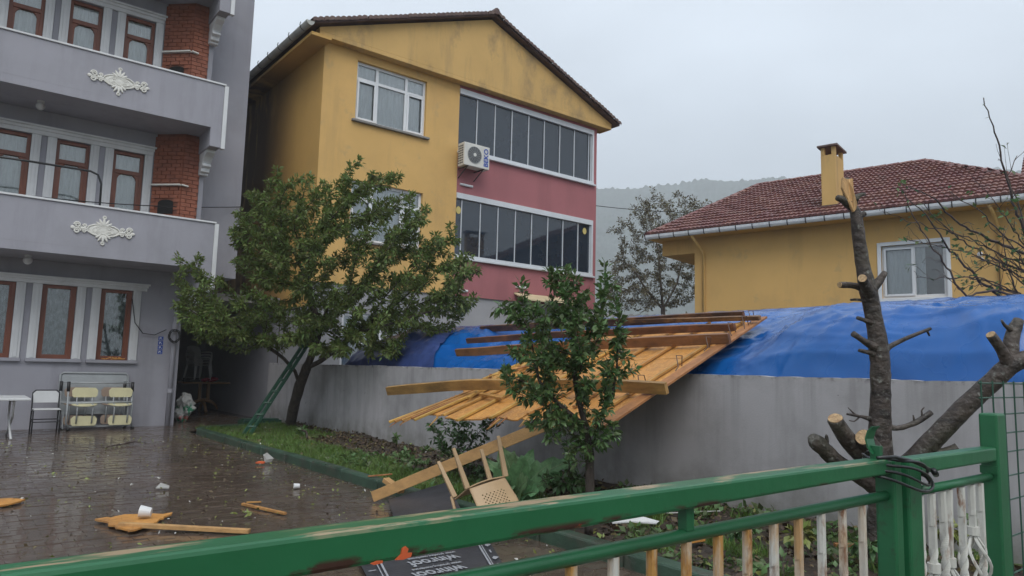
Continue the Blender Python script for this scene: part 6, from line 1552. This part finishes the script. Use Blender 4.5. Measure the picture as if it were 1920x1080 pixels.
def cup(name, label, c, axis, r0, r1, ln, material=M_WPLA):
    q = MB(); c = V(c); a = V(axis).normalized(); s_ = a.orthogonal().normalized(); u_ = a.cross(s_); n = 18; vs = []
    for d_, r_ in ((0, r0), (ln, r1), (ln, r1 - .004), (.004, r0 - .004)): vs += [c + a * d_ + (s_ * math.cos(2 * math.pi * k / n) + u_ * math.sin(2 * math.pi * k / n)) * r_ for k in range(n)]
    fs = [(i * n + k, i * n + (k + 1) % n, (i + 1) * n + (k + 1) % n, (i + 1) * n + k) for i in range(3) for k in range(n)] + [tuple(range(n))[::-1], tuple(3 * n + k for k in range(n))]
    q.add(vs, fs); o_ = q.build(name, material, smooth=False); tag(o_, label, "cup"); return o_
c = at_z(283, 972, .04)
cup("plastic_cup", "white plastic cup lying on the orange board shard", c + V((0, 0, .055)), (-.9, .45, .12), .04, .055, .10)
cup("plastic_cup", "small white cup lying alone on the paving near the kerb", at_z(562, 911, .04), (-.9, .3, .0), .026, .032, .07)
q = MB(); c = at_z(496, 868, .02); q.add([c, c + V((.08, -.06, .02)), c + V((.10, -.10, .07)), c + V((.03, .0, .15)), c + V((-.02, .02, .12)), c + V((.02, -.03, .05))], [(0, 1, 5), (1, 2, 5), (2, 3, 5), (3, 4, 5), (4, 0, 5)])
o = q.build("torn_paper", M_CHIP, fix=False); tag(o, "torn white paper standing on the paving near the kerb", "paper")
q = MB(); c = at_z(488, 869, .02); q.prism([c + V((-.06, .03, 0)), c + V((.03, -.05, 0)), c + V((.06, -.03, .01)), c + V((0, .05, .01))], (0, 0, .02)); o = q.build("red_scrap", M_RED); tag(o, "small orange red scrap beside the torn white paper", "scrap")
q = MB(); c = at_z(306, 916, .02); q.prism([c + V((-.07, .04, 0)), c + V((.05, -.05, 0)), c + V((.06, -.02, .02)), c + V((-.02, .05, .05))], (0, 0, .012)); o = q.build("white_wrapper", M_CHIP); tag(o, "crumpled white wrapper in the middle of the paving", "wrapper")
q = MB(); c = at_z(1190, 978, .12); q.prism([c + V(p_) for p_ in ((-.16, .16, .0), (-.06, .09, .03), (.08, -.04, .03), (.17, -.16, .0), (.14, -.18, -.01), (-.02, .02, -.01), (-.18, .11, -.02))], (0, 0, .012)); o = q.build("white_shell_scrap", M_WPLA); tag(o, "curved white plastic scrap on the soil seen under the gate rail", "scrap")
stick("orange_splinter", "short orange splinter on the soil behind the gate balusters", at_z(1288, 1015, .12), at_z(1318, 1010, .12), .06, .03, M_OSB)
stick("brown_batten", "brown batten lying on the soil at the foot of the pruned tree", at_z(1565, 1022, .12), at_z(1640, 1024, .12), .05, .03, M_BATTEN)
stick("pale_strip", "thin pale strip lying on the soil along the wall", at_z(1250, 962, .14), at_z(1350, 958, .14), .02, .01, M_CHIP)
q = MB(); c = at_z(465, 964, .02)
LP = [tuple(c + V((RN.gauss(0, .05), RN.gauss(0, .05), .02))) for k in range(12)]; o = leaves("torn_sprig", LP, [(RN.gauss(0, 1), RN.gauss(0, 1), .2) for k in range(12)], .06, .12, M_LITTERG, None, .35, .0, 3); tag(o, "torn green leaf sprig on the paving below the short split stick", "sprig"); stuff(o)
# wood splinters blown onto the right ground floor sill
q = MB(); gg = random.Random(9)
for k in range(16):
    x = 2.72 + .52 * gg.random(); q.bar((x, 17.98 + gg.uniform(-.03, .03), 1.485 + .02 * gg.random()), (x + gg.uniform(-.12, .14), 17.97 + gg.uniform(-.02, .03), 1.49 + .05 * gg.random()), .03, .02)
o = q.build("sill_splinters", M_OSB, fix=False); tag(o, "orange wood splinters blown onto the ground floor window sill", "wood scrap")
# red primer showing on the gate rail
def chip(pts): q_ = MB(); q_.prism([(x, GTY - .0335, z) for x, z in pts], (0, .0032, 0)); q_.build("primer_chip", M_RED, gate)
chip([(.588, 1.196), (.598, 1.203), (.600, 1.212), (.606, 1.2145), (.611, 1.210), (.609, 1.204), (.618, 1.203), (.616, 1.197), (.602, 1.1945)])
chip([(.545, 1.1965), (.556, 1.199), (.566, 1.198), (.565, 1.1945), (.55, 1.194)])
# ------------------------------------------------------------------ damp air
hz = MB(); hz.box(-1400, 2000, -900, 2000, -2.0, 330)
hmat = bpy.data.materials.new("damp_air"); hmat.use_nodes = True
N, L_ = hmat.node_tree.nodes, hmat.node_tree.links
N.remove(N["Principled BSDF"])
pv_ = N.new("ShaderNodeVolumePrincipled"); pv_.inputs["Color"].default_value = (.90, .94, .98, 1); pv_.inputs["Density"].default_value = 0.00092; pv_.inputs["Anisotropy"].default_value = 0.0
L_.new(pv_.outputs[0], N["Material Output"].inputs["Volume"])
o = hz.build("haze", hmat); stuff(o); o["label"] = "pale damp haze in the air that veils the wooded hill"; o["category"] = "haze"
